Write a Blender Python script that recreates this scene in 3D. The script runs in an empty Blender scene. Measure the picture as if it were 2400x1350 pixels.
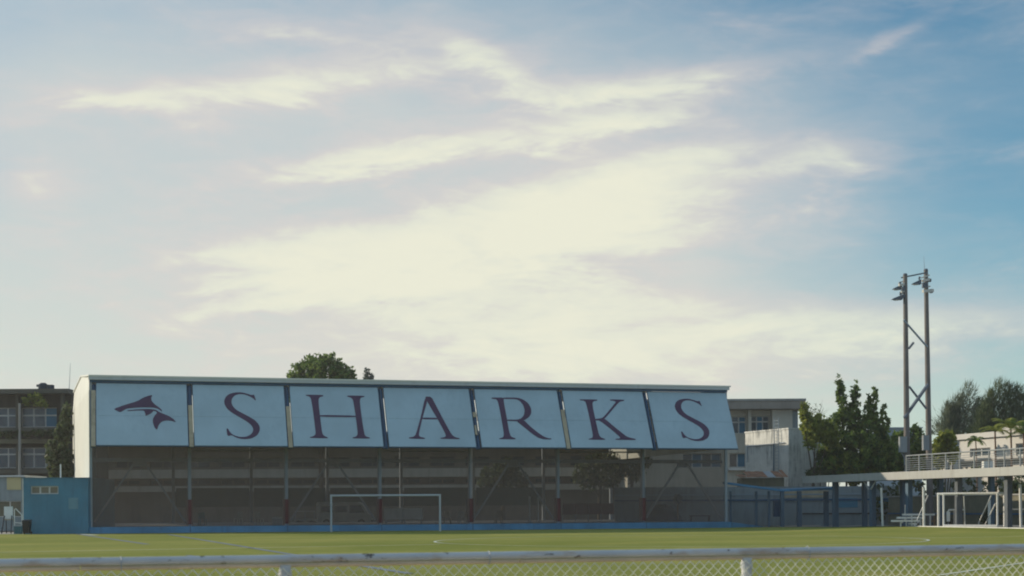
import bpy, math, random
from mathutils import Vector, Matrix
rnd = random.Random(7)
R_ = math.radians
# ------------------------------------------------------------------ camera
F, HZ, ROLL, CH = 3500.0, 1190.0, 0.0055, 1.55       # focal length (photo px), horizon row, roll, eye height
sc = bpy.context.scene
cam_d = bpy.data.cameras.new('camera'); cam = bpy.data.objects.new('camera', cam_d)
sc.collection.objects.link(cam); sc.camera = cam
sc.cycles.filter_width = 2.0
sc.cycles.max_bounces = 6; sc.cycles.diffuse_bounces = 3; sc.cycles.glossy_bounces = 2; sc.cycles.volume_bounces = 0; sc.cycles.transparent_max_bounces = 10
cam_d.sensor_width = 36.0; cam_d.lens = F / 2400 * 36.0
cam_d.shift_y = (HZ - 675) / 2400
cam_d.clip_start = 0.1; cam_d.clip_end = 6000
cr, sr = math.cos(ROLL), math.sin(ROLL)
cam.matrix_world = Matrix(((cr, sr, 0, 0), (0, 0, -1, 0), (-sr, cr, 0, CH), (0, 0, 0, 1)))
cam_d.dof.use_dof = True; cam_d.dof.focus_distance = 104; cam_d.dof.aperture_fstop = 6.3
# ------------------------------------------------------------------ sun, exposure, sky
SUN_EL, SUN_BEHIND = 20.5, 20.5                          # degrees
sun_d = bpy.data.lights.new('sun', 'SUN'); sun = bpy.data.objects.new('sun', sun_d)
sc.collection.objects.link(sun)
sun_d.energy = 4.2; sun_d.angle = R_(0.6); sun_d.color = (1.0, 0.86, 0.66)
ce = math.cos(R_(SUN_EL))
ldir = Vector((math.cos(R_(SUN_BEHIND)) * ce, -math.sin(R_(SUN_BEHIND)) * ce, -math.sin(R_(SUN_EL))))
sun.rotation_mode = 'QUATERNION'; sun.rotation_quaternion = ldir.to_track_quat('-Z', 'Y')
sun.location = (-60, 40, 60)
vs = sc.view_settings
vs.view_transform = 'Standard'; vs.look = 'None'; vs.exposure = 0.0; vs.gamma = 1.0; vs.use_curve_mapping = False
world = bpy.data.worlds.new('World'); sc.world = world; world.use_nodes = True
wn, wl = world.node_tree.nodes, world.node_tree.links
wn.clear()
world.cycles.sampling_method = 'MANUAL'; world.cycles.sample_map_resolution = 512

class NG:
    """small helper to write node maths"""
    def __init__(s, nodes, links): s.n, s.l = nodes, links
    def _in(s, sock, v):
        if isinstance(v, (int, float)): sock.default_value = v
        elif isinstance(v, tuple): sock.default_value = v
        else: s.l.new(v, sock)
    def m(s, op, a, b=0.0, c=0.0, clamp=False):
        k = s.n.new('ShaderNodeMath'); k.operation = op; k.use_clamp = clamp
        s._in(k.inputs[0], a); s._in(k.inputs[1], b); s._in(k.inputs[2], c); return k.outputs[0]
    def mix(s, f, a, b, blend='MIX'):
        k = s.n.new('ShaderNodeMix'); k.data_type = 'RGBA'; k.blend_type = blend
        s._in(k.inputs[0], f)
        for i, v in ((6, a), (7, b)):
            if isinstance(v, tuple) and len(v) == 3: v = v + (1.0,)
            s._in(k.inputs[i], v)
        return k.outputs[2]
    def noise(s, vec, scale, detail=4, rough=0.55, dist=0.0):
        k = s.n.new('ShaderNodeTexNoise'); k.inputs['Scale'].default_value = scale
        k.inputs['Detail'].default_value = detail; k.inputs['Roughness'].default_value = rough
        k.inputs['Distortion'].default_value = dist
        if vec is not None: s.l.new(vec, k.inputs['Vector'])
        return k.outputs['Fac']
    def mapping(s, vec, scale=(1, 1, 1), rot=(0, 0, 0), loc=(0, 0, 0)):
        k = s.n.new('ShaderNodeMapping'); k.inputs['Scale'].default_value = scale
        k.inputs['Rotation'].default_value = rot; k.inputs['Location'].default_value = loc
        s.l.new(vec, k.inputs['Vector']); return k.outputs[0]
    def ss(s, x, lo, hi):
        k = s.n.new('ShaderNodeMapRange'); k.interpolation_type = 'SMOOTHSTEP'
        s._in(k.inputs['Value'], x); k.inputs['From Min'].default_value = lo; k.inputs['From Max'].default_value = hi
        return k.outputs[0]

g = NG(wn, wl)
tc = wn.new('ShaderNodeTexCoord'); D = tc.outputs['Generated']
sep = wn.new('ShaderNodeSeparateXYZ'); wl.new(D, sep.inputs[0])
AZ = g.m('ARCTAN2', sep.outputs[0], sep.outputs[1]); EL = g.m('ARCSINE', sep.outputs[2])
sky = wn.new('ShaderNodeTexSky'); sky.sky_type = 'NISHITA'; sky.sun_disc = False
sky.sun_elevation = R_(SUN_EL); sky.sun_rotation = R_(270 + SUN_BEHIND)
sky.air_density = 1.0; sky.dust_density = 0.1; sky.ozone_density = 1.6
SKY_STRENGTH = 0.12
HAZE = 0.00036                                           # density of the air over the field
skyc = g.mix(1.0, sky.outputs[0], (SKY_STRENGTH * .34, SKY_STRENGTH * .80, SKY_STRENGTH * .90), 'MULTIPLY')
# wisps: noise stretched along the clouds' drift (they climb gently to the right)
st = g.mapping(D, scale=(5.0, 5.0, 17.0), rot=(0, R_(9), 0))
n1 = g.noise(st, 1.7, 5, 0.62, 0.5)
st2 = g.mapping(D, scale=(4.0, 4.0, 13.0), rot=(0, R_(7), 0), loc=(3.1, 1.7, 0.4))
n2 = g.noise(st2, 6.0, 4, 0.62, 0.5)
st3 = g.mapping(D, scale=(3.0, 3.0, 6.0), loc=(7, 2, 5))
n3 = g.noise(st3, 1.3, 2, 0.5, 0.2)
azd = g.m('ADD', AZ, g.m('MULTIPLY', g.m('SUBTRACT', n3, 0.5), 0.035))
eld = g.m('ADD', EL, g.m('MULTIPLY', g.m('SUBTRACT', n1, 0.5), 0.032))
def blob(px, py, rx, ry, ang, w):
    """soft elongated bank of cloud: direction, half length, half height, tilt, weight"""
    u, v = (px - 1200) / F, (HZ - py) / F
    a0 = math.atan(u); e0 = math.atan(v * math.cos(a0)); c, s_ = math.cos(R_(ang)), math.sin(R_(ang))
    p = g.m('MULTIPLY_ADD', azd, c * F / rx, g.m('MULTIPLY_ADD', eld, s_ * F / rx, -(c * a0 + s_ * e0) * F / rx))
    q = g.m('MULTIPLY_ADD', azd, -s_ * F / ry, g.m('MULTIPLY_ADD', eld, c * F / ry, (s_ * a0 - c * e0) * F / ry))
    d2 = g.m('MULTIPLY_ADD', p, p, g.m('MULTIPLY', q, q))
    return g.m('MULTIPLY', g.m('POWER', 0.3679, d2), w)
def total(lst):
    t = blob(*lst[0])
    for b in lst[1:]: t = g.m('ADD', t, blob(*b))
    return t
veil_b = total([(300, 560, 1000, 900, 0, 1.0), (1200, 560, 720, 430, 8, .8), (700, 1000, 1500, 260, 0, .6)])
vd = g.m('MULTIPLY_ADD', sep.outputs[1], .9848, g.m('MULTIPLY', sep.outputs[2], .1736))    # thin cloud cover added outside the view to brighten the shade
around = g.ss(g.m('ARCCOSINE', vd), R_(21), R_(45))
veil_b = g.m('MULTIPLY_ADD', around, .62, veil_b)
cloud_b = total([
    (980, 600, 560, 80, 4, .84), (720, 605, 300, 55, 0, .42), (1480, 435, 400, 92, 7, .84), (1250, 520, 420, 70, 6, .45), (1130, 740, 560, 90, 3, .75), (1620, 790, 560, 70, 2, .5),
    (620, 712, 260, 18, 7, .36), (980, 355, 480, 42, 9, .85), (1430, 300, 220, 30, 13, .4), (1960, 375, 130, 46, 0, .5), (1560, 578, 110, 22, 12, .4),
    (720, 190, 320, 40, 5, .75), (310, 232, 150, 30, -5, .66), (1190, 170, 200, 36, -24, .42), (860, 95, 520, 60, -4, .45),
    (1560, 188, 460, 28, 5, .46), (2090, 105, 100, 18, 28, .34), (90, 430, 90, 66, 0, .5), (2200, 770, 420, 55, -1, .5), (1250, 880, 900, 60, 0, .45)])
gen = g.ss(n1, 0.44, 0.82)                               # the wisps that go on all round
dens = g.m('MULTIPLY', cloud_b, g.m('MULTIPLY_ADD', n1, 1.25, .30))
dens = g.m('ADD', dens, g.m('MULTIPLY', g.m('MULTIPLY_ADD', n2, 1.1, -.53), g.m('MULTIPLY_ADD', veil_b, .42, .30)))
dens = g.m('ADD', dens, g.m('MULTIPLY', gen, .34))
cm = g.m('MULTIPLY', g.ss(dens, -.12, 1.15), .96)
hz_ = g.m('EXPONENT', g.m('MULTIPLY', g.m('MAXIMUM', EL, 0.0), -9.0))
veil = g.m('ADD', g.m('ADD', g.m('MULTIPLY', veil_b, .88), g.m('MULTIPLY', hz_, .75)),
           g.m('MULTIPLY_ADD', n3, .7, -.38))
veil = g.m('MAXIMUM', g.m('MINIMUM', veil, 0.92), 0.0)
vcol = g.mix(g.ss(EL, 0.0, 0.26), (.72, .745, .65), (.595, .64, .635))
vcol = g.mix(around, vcol, (.44, .57, .70))  # blue tint of the added cover, cools the shade
c1 = g.mix(veil, skyc, vcol)
ccol = g.mix(g.ss(cm, .3, .75), (.79, .67, .63), (.85, .845, .69))
c2 = g.mix(cm, c1, ccol)
bg = wn.new('ShaderNodeBackground'); wl.new(c2, bg.inputs['Color']); bg.inputs['Strength'].default_value = 1.0
wo = wn.new('ShaderNodeOutputWorld'); wl.new(bg.outputs[0], wo.inputs[0])

# ------------------------------------------------------------------ helpers
def at(px, py, Y):
    """world point seen at photo pixel (px, py) at depth Y"""
    u, v = (px - 1200) / F, (HZ - py) / F
    return Vector(((u + ROLL * v) * Y, Y, CH + (v - ROLL * u) * Y))
def xz(px, py, Y): p = at(px, py, Y); return p.x, p.z
def gnd(px, py, z=0.0):
    u, v = (px - 1200) / F, (HZ - py) / F
    Y = (z - CH) / (v - ROLL * u); return at(px, py, Y)
def ray_plane(px, py, P, N):
    d = at(px, py, 1.0) - Vector((0, 0, CH)); o = Vector((0, 0, CH))
    return o + d * ((P - o).dot(N) / d.dot(N))
ORG = {}
col = sc.collection
def empty(name, loc, label=None, cat=None, group=None):
    o = bpy.data.objects.new(name, None); col.objects.link(o); o.location = loc; o.empty_display_size = .3
    ORG[o.name] = Vector(loc); tag(o, label, cat, group); return o
def tag(o, label=None, cat=None, group=None, kind=None):
    if label: o['label'] = label
    if cat: o['category'] = cat
    if group: o['group'] = group
    if kind: o['kind'] = kind
    return o
class MB:
    def __init__(s): s.v, s.f = [], []
    def add(s, vs_, fs):
        b = len(s.v); s.v += [Vector(v) for v in vs_]; s.f += [tuple(b + i for i in f) for f in fs]; return s
    def hexa(s, p):
        return s.add(p, [(0, 3, 2, 1), (4, 5, 6, 7), (0, 1, 5, 4), (1, 2, 6, 5), (2, 3, 7, 6), (3, 0, 4, 7)])
    def box(s, x0, x1, y0, y1, z0, z1):
        return s.hexa([(x0, y0, z0), (x1, y0, z0), (x1, y1, z0), (x0, y1, z0), (x0, y0, z1), (x1, y0, z1), (x1, y1, z1), (x0, y1, z1)])
    def fbox(s, fr, a0, a1, b0, b1, z0, z1):
        """box in a frame function fr(a, b, z)"""
        return s.hexa([fr(a0, b0, z0), fr(a1, b0, z0), fr(a1, b1, z0), fr(a0, b1, z0), fr(a0, b0, z1), fr(a1, b0, z1), fr(a1, b1, z1), fr(a0, b1, z1)])
    def tube(s, pts, r, n=8, cap=True):
        pts = [Vector(p) for p in pts]; rs = r if isinstance(r, (list, tuple)) else [r] * len(pts)
        b = len(s.v); m = len(pts)
        for i, p in enumerate(pts):
            t = (pts[min(i + 1, m - 1)] - pts[max(i - 1, 0)]).normalized()
            a = t.orthogonal().normalized() if i == 0 else (a - t * a.dot(t)).normalized()
            c = t.cross(a)
            for k in range(n):
                th = 2 * math.pi * k / n
                s.v.append(p + (a * math.cos(th) + c * math.sin(th)) * rs[i])
        for i in range(m - 1):
            for k in range(n):
                k2 = (k + 1) % n
                s.f.append((b + i * n + k, b + i * n + k2, b + (i + 1) * n + k2, b + (i + 1) * n + k))
        if cap:
            c0 = len(s.v); s.v += [v.copy() for v in s.v[b:b + n]] + [v.copy() for v in s.v[b + (m - 1) * n:b + m * n]]
            s.f.append(tuple(c0 + k for k in reversed(range(n)))); s.f.append(tuple(c0 + n + k for k in range(n)))
        return s
    def beam(s, p0, p1, w, h=None):
        """rectangular bar between two points"""
        p0, p1 = Vector(p0), Vector(p1); h = h or w; t = (p1 - p0).normalized()
        a = t.cross(Vector((0, 0, 1)))
        a = Vector((1, 0, 0)) if a.length < 1e-4 else a.normalized()
        c = a.cross(t); a *= w / 2; c *= h / 2
        return s.hexa([p0 - a - c, p0 + a - c, p0 + a + c, p0 - a + c, p1 - a - c, p1 + a - c, p1 + a + c, p1 - a + c])
    def prism(s, pts, off):
        n = len(pts); pts = [Vector(p) for p in pts]; off = Vector(off)
        fs = [tuple(range(n)), tuple(reversed(range(n, 2 * n)))] + [(i, (i + 1) % n, n + (i + 1) % n, n + i) for i in range(n)]
        return s.add(pts + [p + off for p in pts], fs)
    def build(s, name, mat, parent=None, smooth=False, label=None, cat=None, group=None, kind=None):
        if parent is not None: org = ORG[parent.name]
        elif kind == 'structure' or not s.v: org = Vector((0, 0, 0))
        else:
            n = len(s.v); org = Vector((sum(v.x for v in s.v) / n, sum(v.y for v in s.v) / n, min(v.z for v in s.v)))
        me = bpy.data.meshes.new(name); me.from_pydata([tuple(v - org) for v in s.v], [], s.f)
        o = bpy.data.objects.new(name, me); col.objects.link(o)
        if mat: me.materials.append(mat)
        if smooth: me.polygons.foreach_set('use_smooth', [True] * len(me.polygons))
        if parent is not None: o.parent = parent
        else: o.location = org
        ORG[o.name] = org; tag(o, label, cat, group, kind); return o

MATS = {}
def mat(name, rgb, rough=.75, var=.12, scale=1.2, streak=0.0, dirt=(.09, .085, .07), fine=0.0, metal=0.0, spec=.3, bump=0.0, stain=(.42, .72)):
    if name in MATS: return MATS[name]
    m = bpy.data.materials.new(name); m.use_nodes = True; n, l = m.node_tree.nodes, m.node_tree.links
    q = NG(n, l); b = n['Principled BSDF']
    ge = n.new('ShaderNodeNewGeometry'); P = ge.outputs['Position']
    a = q.noise(P, scale, 5, .6)
    f = q.ss(a, .25, .75)
    c = q.mix(f, tuple(x * (1 - var) for x in rgb), tuple(min(.95, x * (1 + var)) for x in rgb))
    if fine:
        k = q.noise(P, scale * 14, 3, .6)
        c = q.mix(q.m('MULTIPLY', q.ss(k, .45, .75), fine), c, tuple(x * .45 for x in rgb))
    if streak:
        sp = q.mapping(P, scale=(2.2, 2.2, .22)); k = q.noise(sp, 1.6, 5, .65, .3)
        k2 = q.noise(P, .55, 3, .6)
        c = q.mix(q.m('MULTIPLY', q.m('MULTIPLY', q.ss(k, *stain), q.ss(k2, .35, .65)), streak), c, dirt)
    l.new(c, b.inputs['Base Color']); b.inputs['Roughness'].default_value = rough
    b.inputs['Metallic'].default_value = metal; b.inputs['Specular IOR Level'].default_value = spec
    if bump:
        bn = n.new('ShaderNodeBump'); bn.inputs['Strength'].default_value = bump; bn.inputs['Distance'].default_value = .03
        l.new(q.noise(P, scale * 9, 4, .6), bn.inputs['Height']); l.new(bn.outputs[0], b.inputs['Normal'])
    MATS[name] = m; return m
def leaf_mat(name, dark, light, trans=.3):
    m = bpy.data.materials.new(name); m.use_nodes = True; n, l = m.node_tree.nodes, m.node_tree.links
    q = NG(n, l); b = n['Principled BSDF']; ge = n.new('ShaderNodeNewGeometry')
    a = q.noise(ge.outputs['Position'], 1.5, 2, .5)
    f = q.m('MULTIPLY_ADD', q.ss(a, .38, .62), .68, q.m('MULTIPLY', ge.outputs['Random Per Island'], .32))
    c = q.mix(f, dark, light); l.new(c, b.inputs['Base Color']); b.inputs['Roughness'].default_value = .6
    b.inputs['Specular IOR Level'].default_value = .25
    t = n.new('ShaderNodeBsdfTranslucent'); l.new(c, t.inputs[0])
    mx = n.new('ShaderNodeMixShader'); mx.inputs[0].default_value = trans
    l.new(b.outputs[0], mx.inputs[1]); l.new(t.outputs[0], mx.inputs[2])
    l.new(mx.outputs[0], n['Material Output'].inputs[0]); return m
def net_mat(name, rgb, alpha):
    m = bpy.data.materials.new(name); m.use_nodes = True; n, l = m.node_tree.nodes, m.node_tree.links
    q = NG(n, l); b = n['Principled BSDF']; ge = n.new('ShaderNodeNewGeometry')
    b.inputs['Base Color'].default_value = rgb + (1,); b.inputs['Roughness'].default_value = .9
    b.inputs['Specular IOR Level'].default_value = .1
    k = q.noise(q.mapping(ge.outputs['Position'], scale=(1.0, 1.0, .12)), .55, 4, .65, .4)      # folds and worn patches
    tr = n.new('ShaderNodeBsdfTransparent'); mx = n.new('ShaderNodeMixShader')
    l.new(q.m('MULTIPLY_ADD', k, .34, alpha - .17), mx.inputs[0])
    l.new(tr.outputs[0], mx.inputs[1]); l.new(b.outputs[0], mx.inputs[2])
    l.new(mx.outputs[0], n['Material Output'].inputs[0]); return m

M = dict(
    white=mat('white_paint', (.74, .74, .70), .55, .07, .8, streak=.35, dirt=(.28, .26, .22)),
    roofwhite=mat('white_sheet', (.66, .67, .60), .5, .05, .4, streak=.2, dirt=(.4, .38, .33)),
    fascia=mat('fascia_paint', (.50, .53, .54), .55, .06, .5, streak=.3, dirt=(.3, .3, .3)),
    panel=mat('sign_blue', (.365, .495, .56), .6, .08, .35, bump=.35, streak=.4, dirt=(.27, .385, .455), fine=.04),
    frame=mat('frame_blue', (.035, .10, .19), .55, .15, 1.0),
    plinth=mat('plinth_blue', (.075, .24, .42), .7, .2, .5, streak=.5, dirt=(.06, .10, .15)),
    bluewall=mat('wall_blue', (.065, .215, .32), .7, .14, .5, streak=.5, dirt=(.045, .12, .18)),
    postblue=mat('post_blue', (.07, .125, .18), .6, .12, 1.0, streak=.2),
    ink=mat('letter_maroon', (.068, .036, .085), .6, .1, .6),
    steel=mat('steel_grey', (.28, .33, .37), .5, .1, 1.0, streak=.2),
    inner=mat('inner_steel', (.30, .34, .38), .55, .1, 1.0),
    pad=mat('pad_maroon', (.14, .035, .04), .6, .15, 1.0),
    tan=mat('flashing_tan', (.42, .36, .25), .7, .15, 1.5, streak=.5, dirt=(.2, .17, .1)),
    concrete=mat('concrete', (.30, .30, .28), .85, .15, .8, streak=.6, fine=.3),
    paving=mat('paving', (.28, .27, .25), .9, .15, .6, fine=.3),
    floor=mat('court_floor', (.16, .17, .17), .6, .1, .4),
    green=mat('screen_green', (.055, .095, .085), .8, .15, .3),
    brownwall=mat('wall_brown', (.18, .15, .115), .85, .14, .35, streak=.55, fine=.1),
    cream=mat('wall_cream', (.46, .44, .37), .8, .08, .4, streak=.5, dirt=(.22, .2, .16)),
    greywall=mat('wall_grey', (.24, .29, .31), .85, .1, .4, streak=.55, dirt=(.14, .15, .15)),
    tank=mat('tank_render', (.60, .61, .575), .85, .12, .7, streak=.8, dirt=(.07, .085, .09), fine=.3, stain=(.41, .68)),
    slab=mat('slab_edge', (.41, .41, .39), .8, .07, .5, streak=.5, dirt=(.28, .26, .22)),
    soffit=mat('soffit', (.20, .22, .23), .85, .1, .5),
    rust=mat('rusty_sheet', (.26, .13, .075), .8, .35, 1.4, fine=.4),
    olive=mat('wall_olive', (.17, .16, .11), .85, .2, .8, streak=.5),
    wood=mat('pole_wood', (.175, .16, .15), .85, .18, .7, streak=.5, dirt=(.11, .08, .065), fine=.2),
    box=mat('cabinet_grey', (.25, .27, .275), .5, .06, .8, streak=.2),
    lamp=mat('lamp_housing', (.10, .12, .15), .45, .1, 2),
    insul=mat('lamp_bracket', (.52, .51, .46), .5, .1, 2),
    glass=mat('window_glass', (.035, .055, .075), .12, .3, .5, spec=.6),
    winframe=mat('window_frame', (.55, .55, .52), .6, .08, 1.0),
    winblue=mat('shutter_blue', (.05, .17, .27), .6, .1, 1.0),
    brown=mat('shutter_brown', (.19, .17, .13), .6, .2, 1.0),
    black=mat('black_plastic', (.012, .014, .016), .5, .2, 1.0),
    teal=mat('teal_plastic', (.03, .13, .16), .55, .1, 1.0),
    yellow=mat('pale_yellow', (.48, .43, .24), .7, .06, .6, streak=.15),
    bark=mat('bark', (.085, .07, .055), .9, .25, 2.0, fine=.3),
    palmbark=mat('palm_bark', (.18, .11, .075), .9, .2, 2.0),
    timber=mat('timber', (.30, .18, .10), .7, .2, 1.5),
    chair=mat('chair_pale', (.42, .42, .36), .6, .1, 1.0),
    dark=mat('dark_cover', (.05, .055, .065), .75, .25, .8),
    tyre=mat('tyre', (.02, .02, .02), .8, .1, 1.0),
    earth=mat('dry_earth', (.34, .26, .17), .95, .2, .7, fine=.25),
    pblue=mat('line_blue', (.17, .21, .24), .85, .2, .5, fine=.25),
    pwhite=mat('line_white', (.60, .64, .54), .85, .2, .3, fine=.3),
    tanbar=mat('bar_tan', (.60, .47, .32), .7, .15, 2.5, fine=.2),
    wire=mat('fence_wire', (.80, .80, .66), .5, .15, 3.0),
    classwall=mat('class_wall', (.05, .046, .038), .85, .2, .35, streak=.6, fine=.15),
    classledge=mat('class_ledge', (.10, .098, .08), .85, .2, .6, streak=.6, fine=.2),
    tankdark=mat('tank_dark', (.03, .05, .075), .8, .15, 1.0, spec=.1),
    edgebrown=mat('roof_edge_brown', (.26, .235, .205), .85, .12, .4, streak=.4),
    house=mat('house_white', (.52, .51, .48), .8, .08, .5, streak=.3, dirt=(.3, .28, .25)),
    pillar=mat('pillar_dark', (.10, .115, .13), .7, .12, 1.0, streak=.2),
    hazeblue=mat('far_block', (.26, .33, .38), .85, .06, .3),
)
LEAF = dict(
    mid=leaf_mat('leaf_mid', (.04, .09, .025), (.235, .325, .07), .5),
    yellow=leaf_mat('leaf_yellow', (.12, .16, .03), (.36, .39, .08), .55),
    dark=leaf_mat('leaf_dark', (.035, .06, .028), (.125, .16, .065), .4),
    grey=leaf_mat('leaf_grey', (.08, .11, .075), (.20, .23, .14), .5),
    blue=leaf_mat('leaf_blue', (.06, .09, .085), (.15, .19, .15)),
)
def rail_mat():
    m = bpy.data.materials.new('fence_rail_paint'); m.use_nodes = True; n, l = m.node_tree.nodes, m.node_tree.links
    q = NG(n, l); b = n['Principled BSDF']; ge = n.new('ShaderNodeNewGeometry'); P = ge.outputs['Position']
    c = q.mix(q.ss(q.noise(P, 3, 4, .6), .3, .7), (.44, .47, .49), (.54, .56, .56))
    k = q.noise(q.mapping(P, scale=(7, 7, 22)), 1.6, 4, .65)
    c = q.mix(q.ss(k, .61, .66), c, (.08, .07, .06))
    k = q.noise(q.mapping(P, scale=(2.5, 2.5, 9), loc=(4, 1, 2)), 1.4, 4, .6)
    c = q.mix(q.m('MULTIPLY', q.ss(k, .52, .68), .7), c, (.36, .24, .13))
    l.new(c, b.inputs['Base Color']); b.inputs['Roughness'].default_value = .5; return m
M['rail'] = rail_mat()
def turf_mat():
    m = bpy.data.materials.new('turf'); m.use_nodes = True; n, l = m.node_tree.nodes, m.node_tree.links
    q = NG(n, l); b = n['Principled BSDF']; ge = n.new('ShaderNodeNewGeometry'); P = ge.outputs['Position']
    a = q.noise(q.mapping(P, scale=(.05, .09, 1)), 1.0, 5, .6, .5)
    c = q.mix(q.ss(a, .32, .68), (.205, .23, .045), (.30, .30, .08))
    a = q.noise(q.mapping(P, scale=(.25, .16, 1), rot=(0, 0, R_(15))), 1.0, 5, .65)
    c = q.mix(q.m('MULTIPLY', q.ss(a, .45, .72), .5), c, (.37, .34, .10))
    sp_ = n.new('ShaderNodeSeparateXYZ'); l.new(q.mapping(P, rot=(0, 0, R_(-15.1))), sp_.inputs[0])   # mowing stripes along the pitch
    w_ = q.m('SINE', q.m('MULTIPLY_ADD', sp_.outputs[1], 2 * math.pi / 11.0, q.m('MULTIPLY', q.noise(P, .12, 2), 1.5)))
    c = q.mix(q.m('MULTIPLY', q.ss(w_, -.35, .35), .30), c, (.18, .22, .05))
    a = q.noise(P, 2.3, 5, .7)
    c = q.mix(q.m('MULTIPLY', q.ss(a, .48, .72), .45), c, (.125, .16, .025))
    l.new(c, b.inputs['Base Color']); b.inputs['Roughness'].default_value = .95; b.inputs['Specular IOR Level'].default_value = .05
    bn = n.new('ShaderNodeBump'); bn.inputs['Strength'].default_value = .6; bn.inputs['Distance'].default_value = .04
    l.new(q.noise(P, 18, 3, .7), bn.inputs['Height']); l.new(bn.outputs[0], b.inputs['Normal']); return m
M['turf'] = turf_mat()

# ------------------------------------------------------------------ frames of reference
YL = 98.6; XL = (210 - 1200) / F * YL
YR = YL * 1.12; XR = (1703 - 1200) / F * YR
LEN = math.hypot(XR - XL, YR - YL); EX, EY = (XR - XL) / LEN, (YR - YL) / LEN
E = Vector((EX, EY, 0)); N = Vector((EY, -EX, 0))           # along the court front, and out towards the field
def fac(s, d, z): return Vector((XL + EX * s + EY * d, YL + EY * s - EX * d, z))
def fac_s(px, d=0.0):
    """distance along the court front seen at photo column px"""
    P = fac(0, d, 0); q = ray_plane(px, 1100, P, N); return (q - P).dot(E)
W0 = Vector((22.0, 112.5, 0)); WT = Vector((.283, -.959, 0)).normalized(); WR = Vector((.959, .283, 0)).normalized()
def wk(t, r, z): return W0 + WT * t + WR * r + Vector((0, 0, z))
def sm(x): x = max(0., min(1., x)); return x * x * (3 - 2 * x)
def rise(x, y):
    p = Vector((x, y, 0)) - W0; t = p.dot(WT); r = p.dot(WR)
    return .19 * sm((t - 4) / 12) * sm(1 + min(0, r) / 14)

# ------------------------------------------------------------------ ground
MB().add([(-1500, -300, -.06), (1500, -300, -.06), (1500, 2500, -.06), (-1500, 2500, -.06)], [(0, 1, 2, 3)]).build('ground', M['paving'], kind='structure')
def yedge(x):
    if x < XL - .1: return 98.0
    y = YL + (x - XL) / EX * EY - .52 / EX
    if x > XR + .3: y = 111.0
    if x > W0.x: y = min(y, W0.y - (x - W0.x) / .283 * .959 - .6)
    elif x > W0.x - 3: y = min(y, 111.4)
    return y
mb = MB(); xs = [-90 + 1.5 * i for i in range(111)]
cols = []
for x in xs:
    ye = max(14.0, yedge(x)); row = []
    for j in range(41):
        y = 13 + (ye - 13) * j / 40; row.append(len(mb.v)); mb.v.append(Vector((x, y, rise(x, y))))
    cols.append(row)
for i in range(len(xs) - 1):
    for j in range(40): mb.f.append((cols[i][j], cols[i + 1][j], cols[i + 1][j + 1], cols[i][j + 1]))
turf = mb.build('football_turf', M['turf'], kind='structure', smooth=True)
MB().add([(-60, -40, -.03), (60, -40, -.03), (60, 13.5, -.03), (-60, 13.5, -.03)], [(0, 1, 2, 3)]).build('earth_bank', M['earth'], kind='structure')
# painted lines, each a thin sheet that follows the turf
def line(pts, w, m_, close=False):
    mb = MB(); n = len(pts)
    for i, p in enumerate(pts):
        a = pts[(i - 1) % n] if close or i else pts[0]; b = pts[(i + 1) % n] if close or i < n - 1 else pts[-1]
        t = (Vector(b) - Vector(a)); t.z = 0; t.normalize(); s = Vector((-t.y, t.x, 0)) * w / 2
        for q in (Vector(p) + s, Vector(p) - s):
            mb.v.append(Vector((q.x, q.y, rise(q.x, q.y) + .012)))
    for i in range(n if close else n - 1):
        j = (i + 1) % n; mb.f.append((2 * i, 2 * i + 1, 2 * j + 1, 2 * j))
    return mb.build('painted_line', m_, turf)
def seg(p, q, n=24): return [Vector(p).lerp(Vector(q), i / n) for i in range(n + 1)]
c_l, c_r = gnd(1025, 1272), gnd(2115, 1261)
cc = (c_l + c_r) / 2; cr_ = (c_r - c_l).length / 2
line([(cc.x + cr_ * math.cos(a * math.pi / 48), cc.y + cr_ * math.sin(a * math.pi / 48), 0) for a in range(96)], .13, M['pwhite'], True)
line(seg(gnd(-60, 1296), gnd(1030, 1276.5)), .16, M['pwhite'])
line(seg(gnd(2110, 1261.5), gnd(2460, 1259)), .12, M['pwhite'])
line(seg(gnd(180, 1252), gnd(345, 1276)), .28, M['pblue'])
line(seg(gnd(395, 1253), gnd(960, 1345)), .26, M['pblue'])
line(seg(gnd(440, 1302), gnd(520, 1316), 8), .2, M['pblue'])
line(seg(gnd(2200, 1349), gnd(2460, 1311)), .14, M['pwhite'])
line(seg(gnd(185, 1252.2), gnd(225, 1254.5), 4), .5, M['pwhite'])

# ------------------------------------------------------------------ the covered court
SEG = LEN / 7
court = empty('covered_court', fac(0, 0, 0), 'long open sided sports hall with tilted blue sign panels under a white roof edge', 'sports hall')
def P_(name, mb, m_, parent=None, **k): return mb.build(name, m_, parent or court, **k)
P_('plinth', MB().fbox(fac, -.03, LEN + .1, .5, -26.4, 0, .42), M['plinth'])
for i in range(1, 7):          # pour joints of the plinth face
    P_('joint_strip', MB().fbox(fac, i * SEG - .03, i * SEG + .03, .504, .49, .02, .40), M['frame'])
P_('court_floor', MB().fbox(fac, .2, LEN - .2, -.4, -26.2, .424, .428), M['floor'])
mb = MB(); a = fac(LEN + .1, .5, 0); b = fac(LEN + .1, -3.5, 0); c = gnd(1795, 1234.5)
mb.prism([a, c, a + Vector((0, 0, .41))], b - a); P_('ramp', mb, M['plinth'])
P_('fascia', MB().fbox(fac, -.02, LEN + .1, .42, .0, 10.14, 10.44), M['fascia'])
P_('fascia_shadow_strip', MB().fbox(fac, .02, LEN, .24, .0, 9.98, 10.138), M['frame'])  # dark blue strip painting the shadow gap below the roof edge
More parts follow.
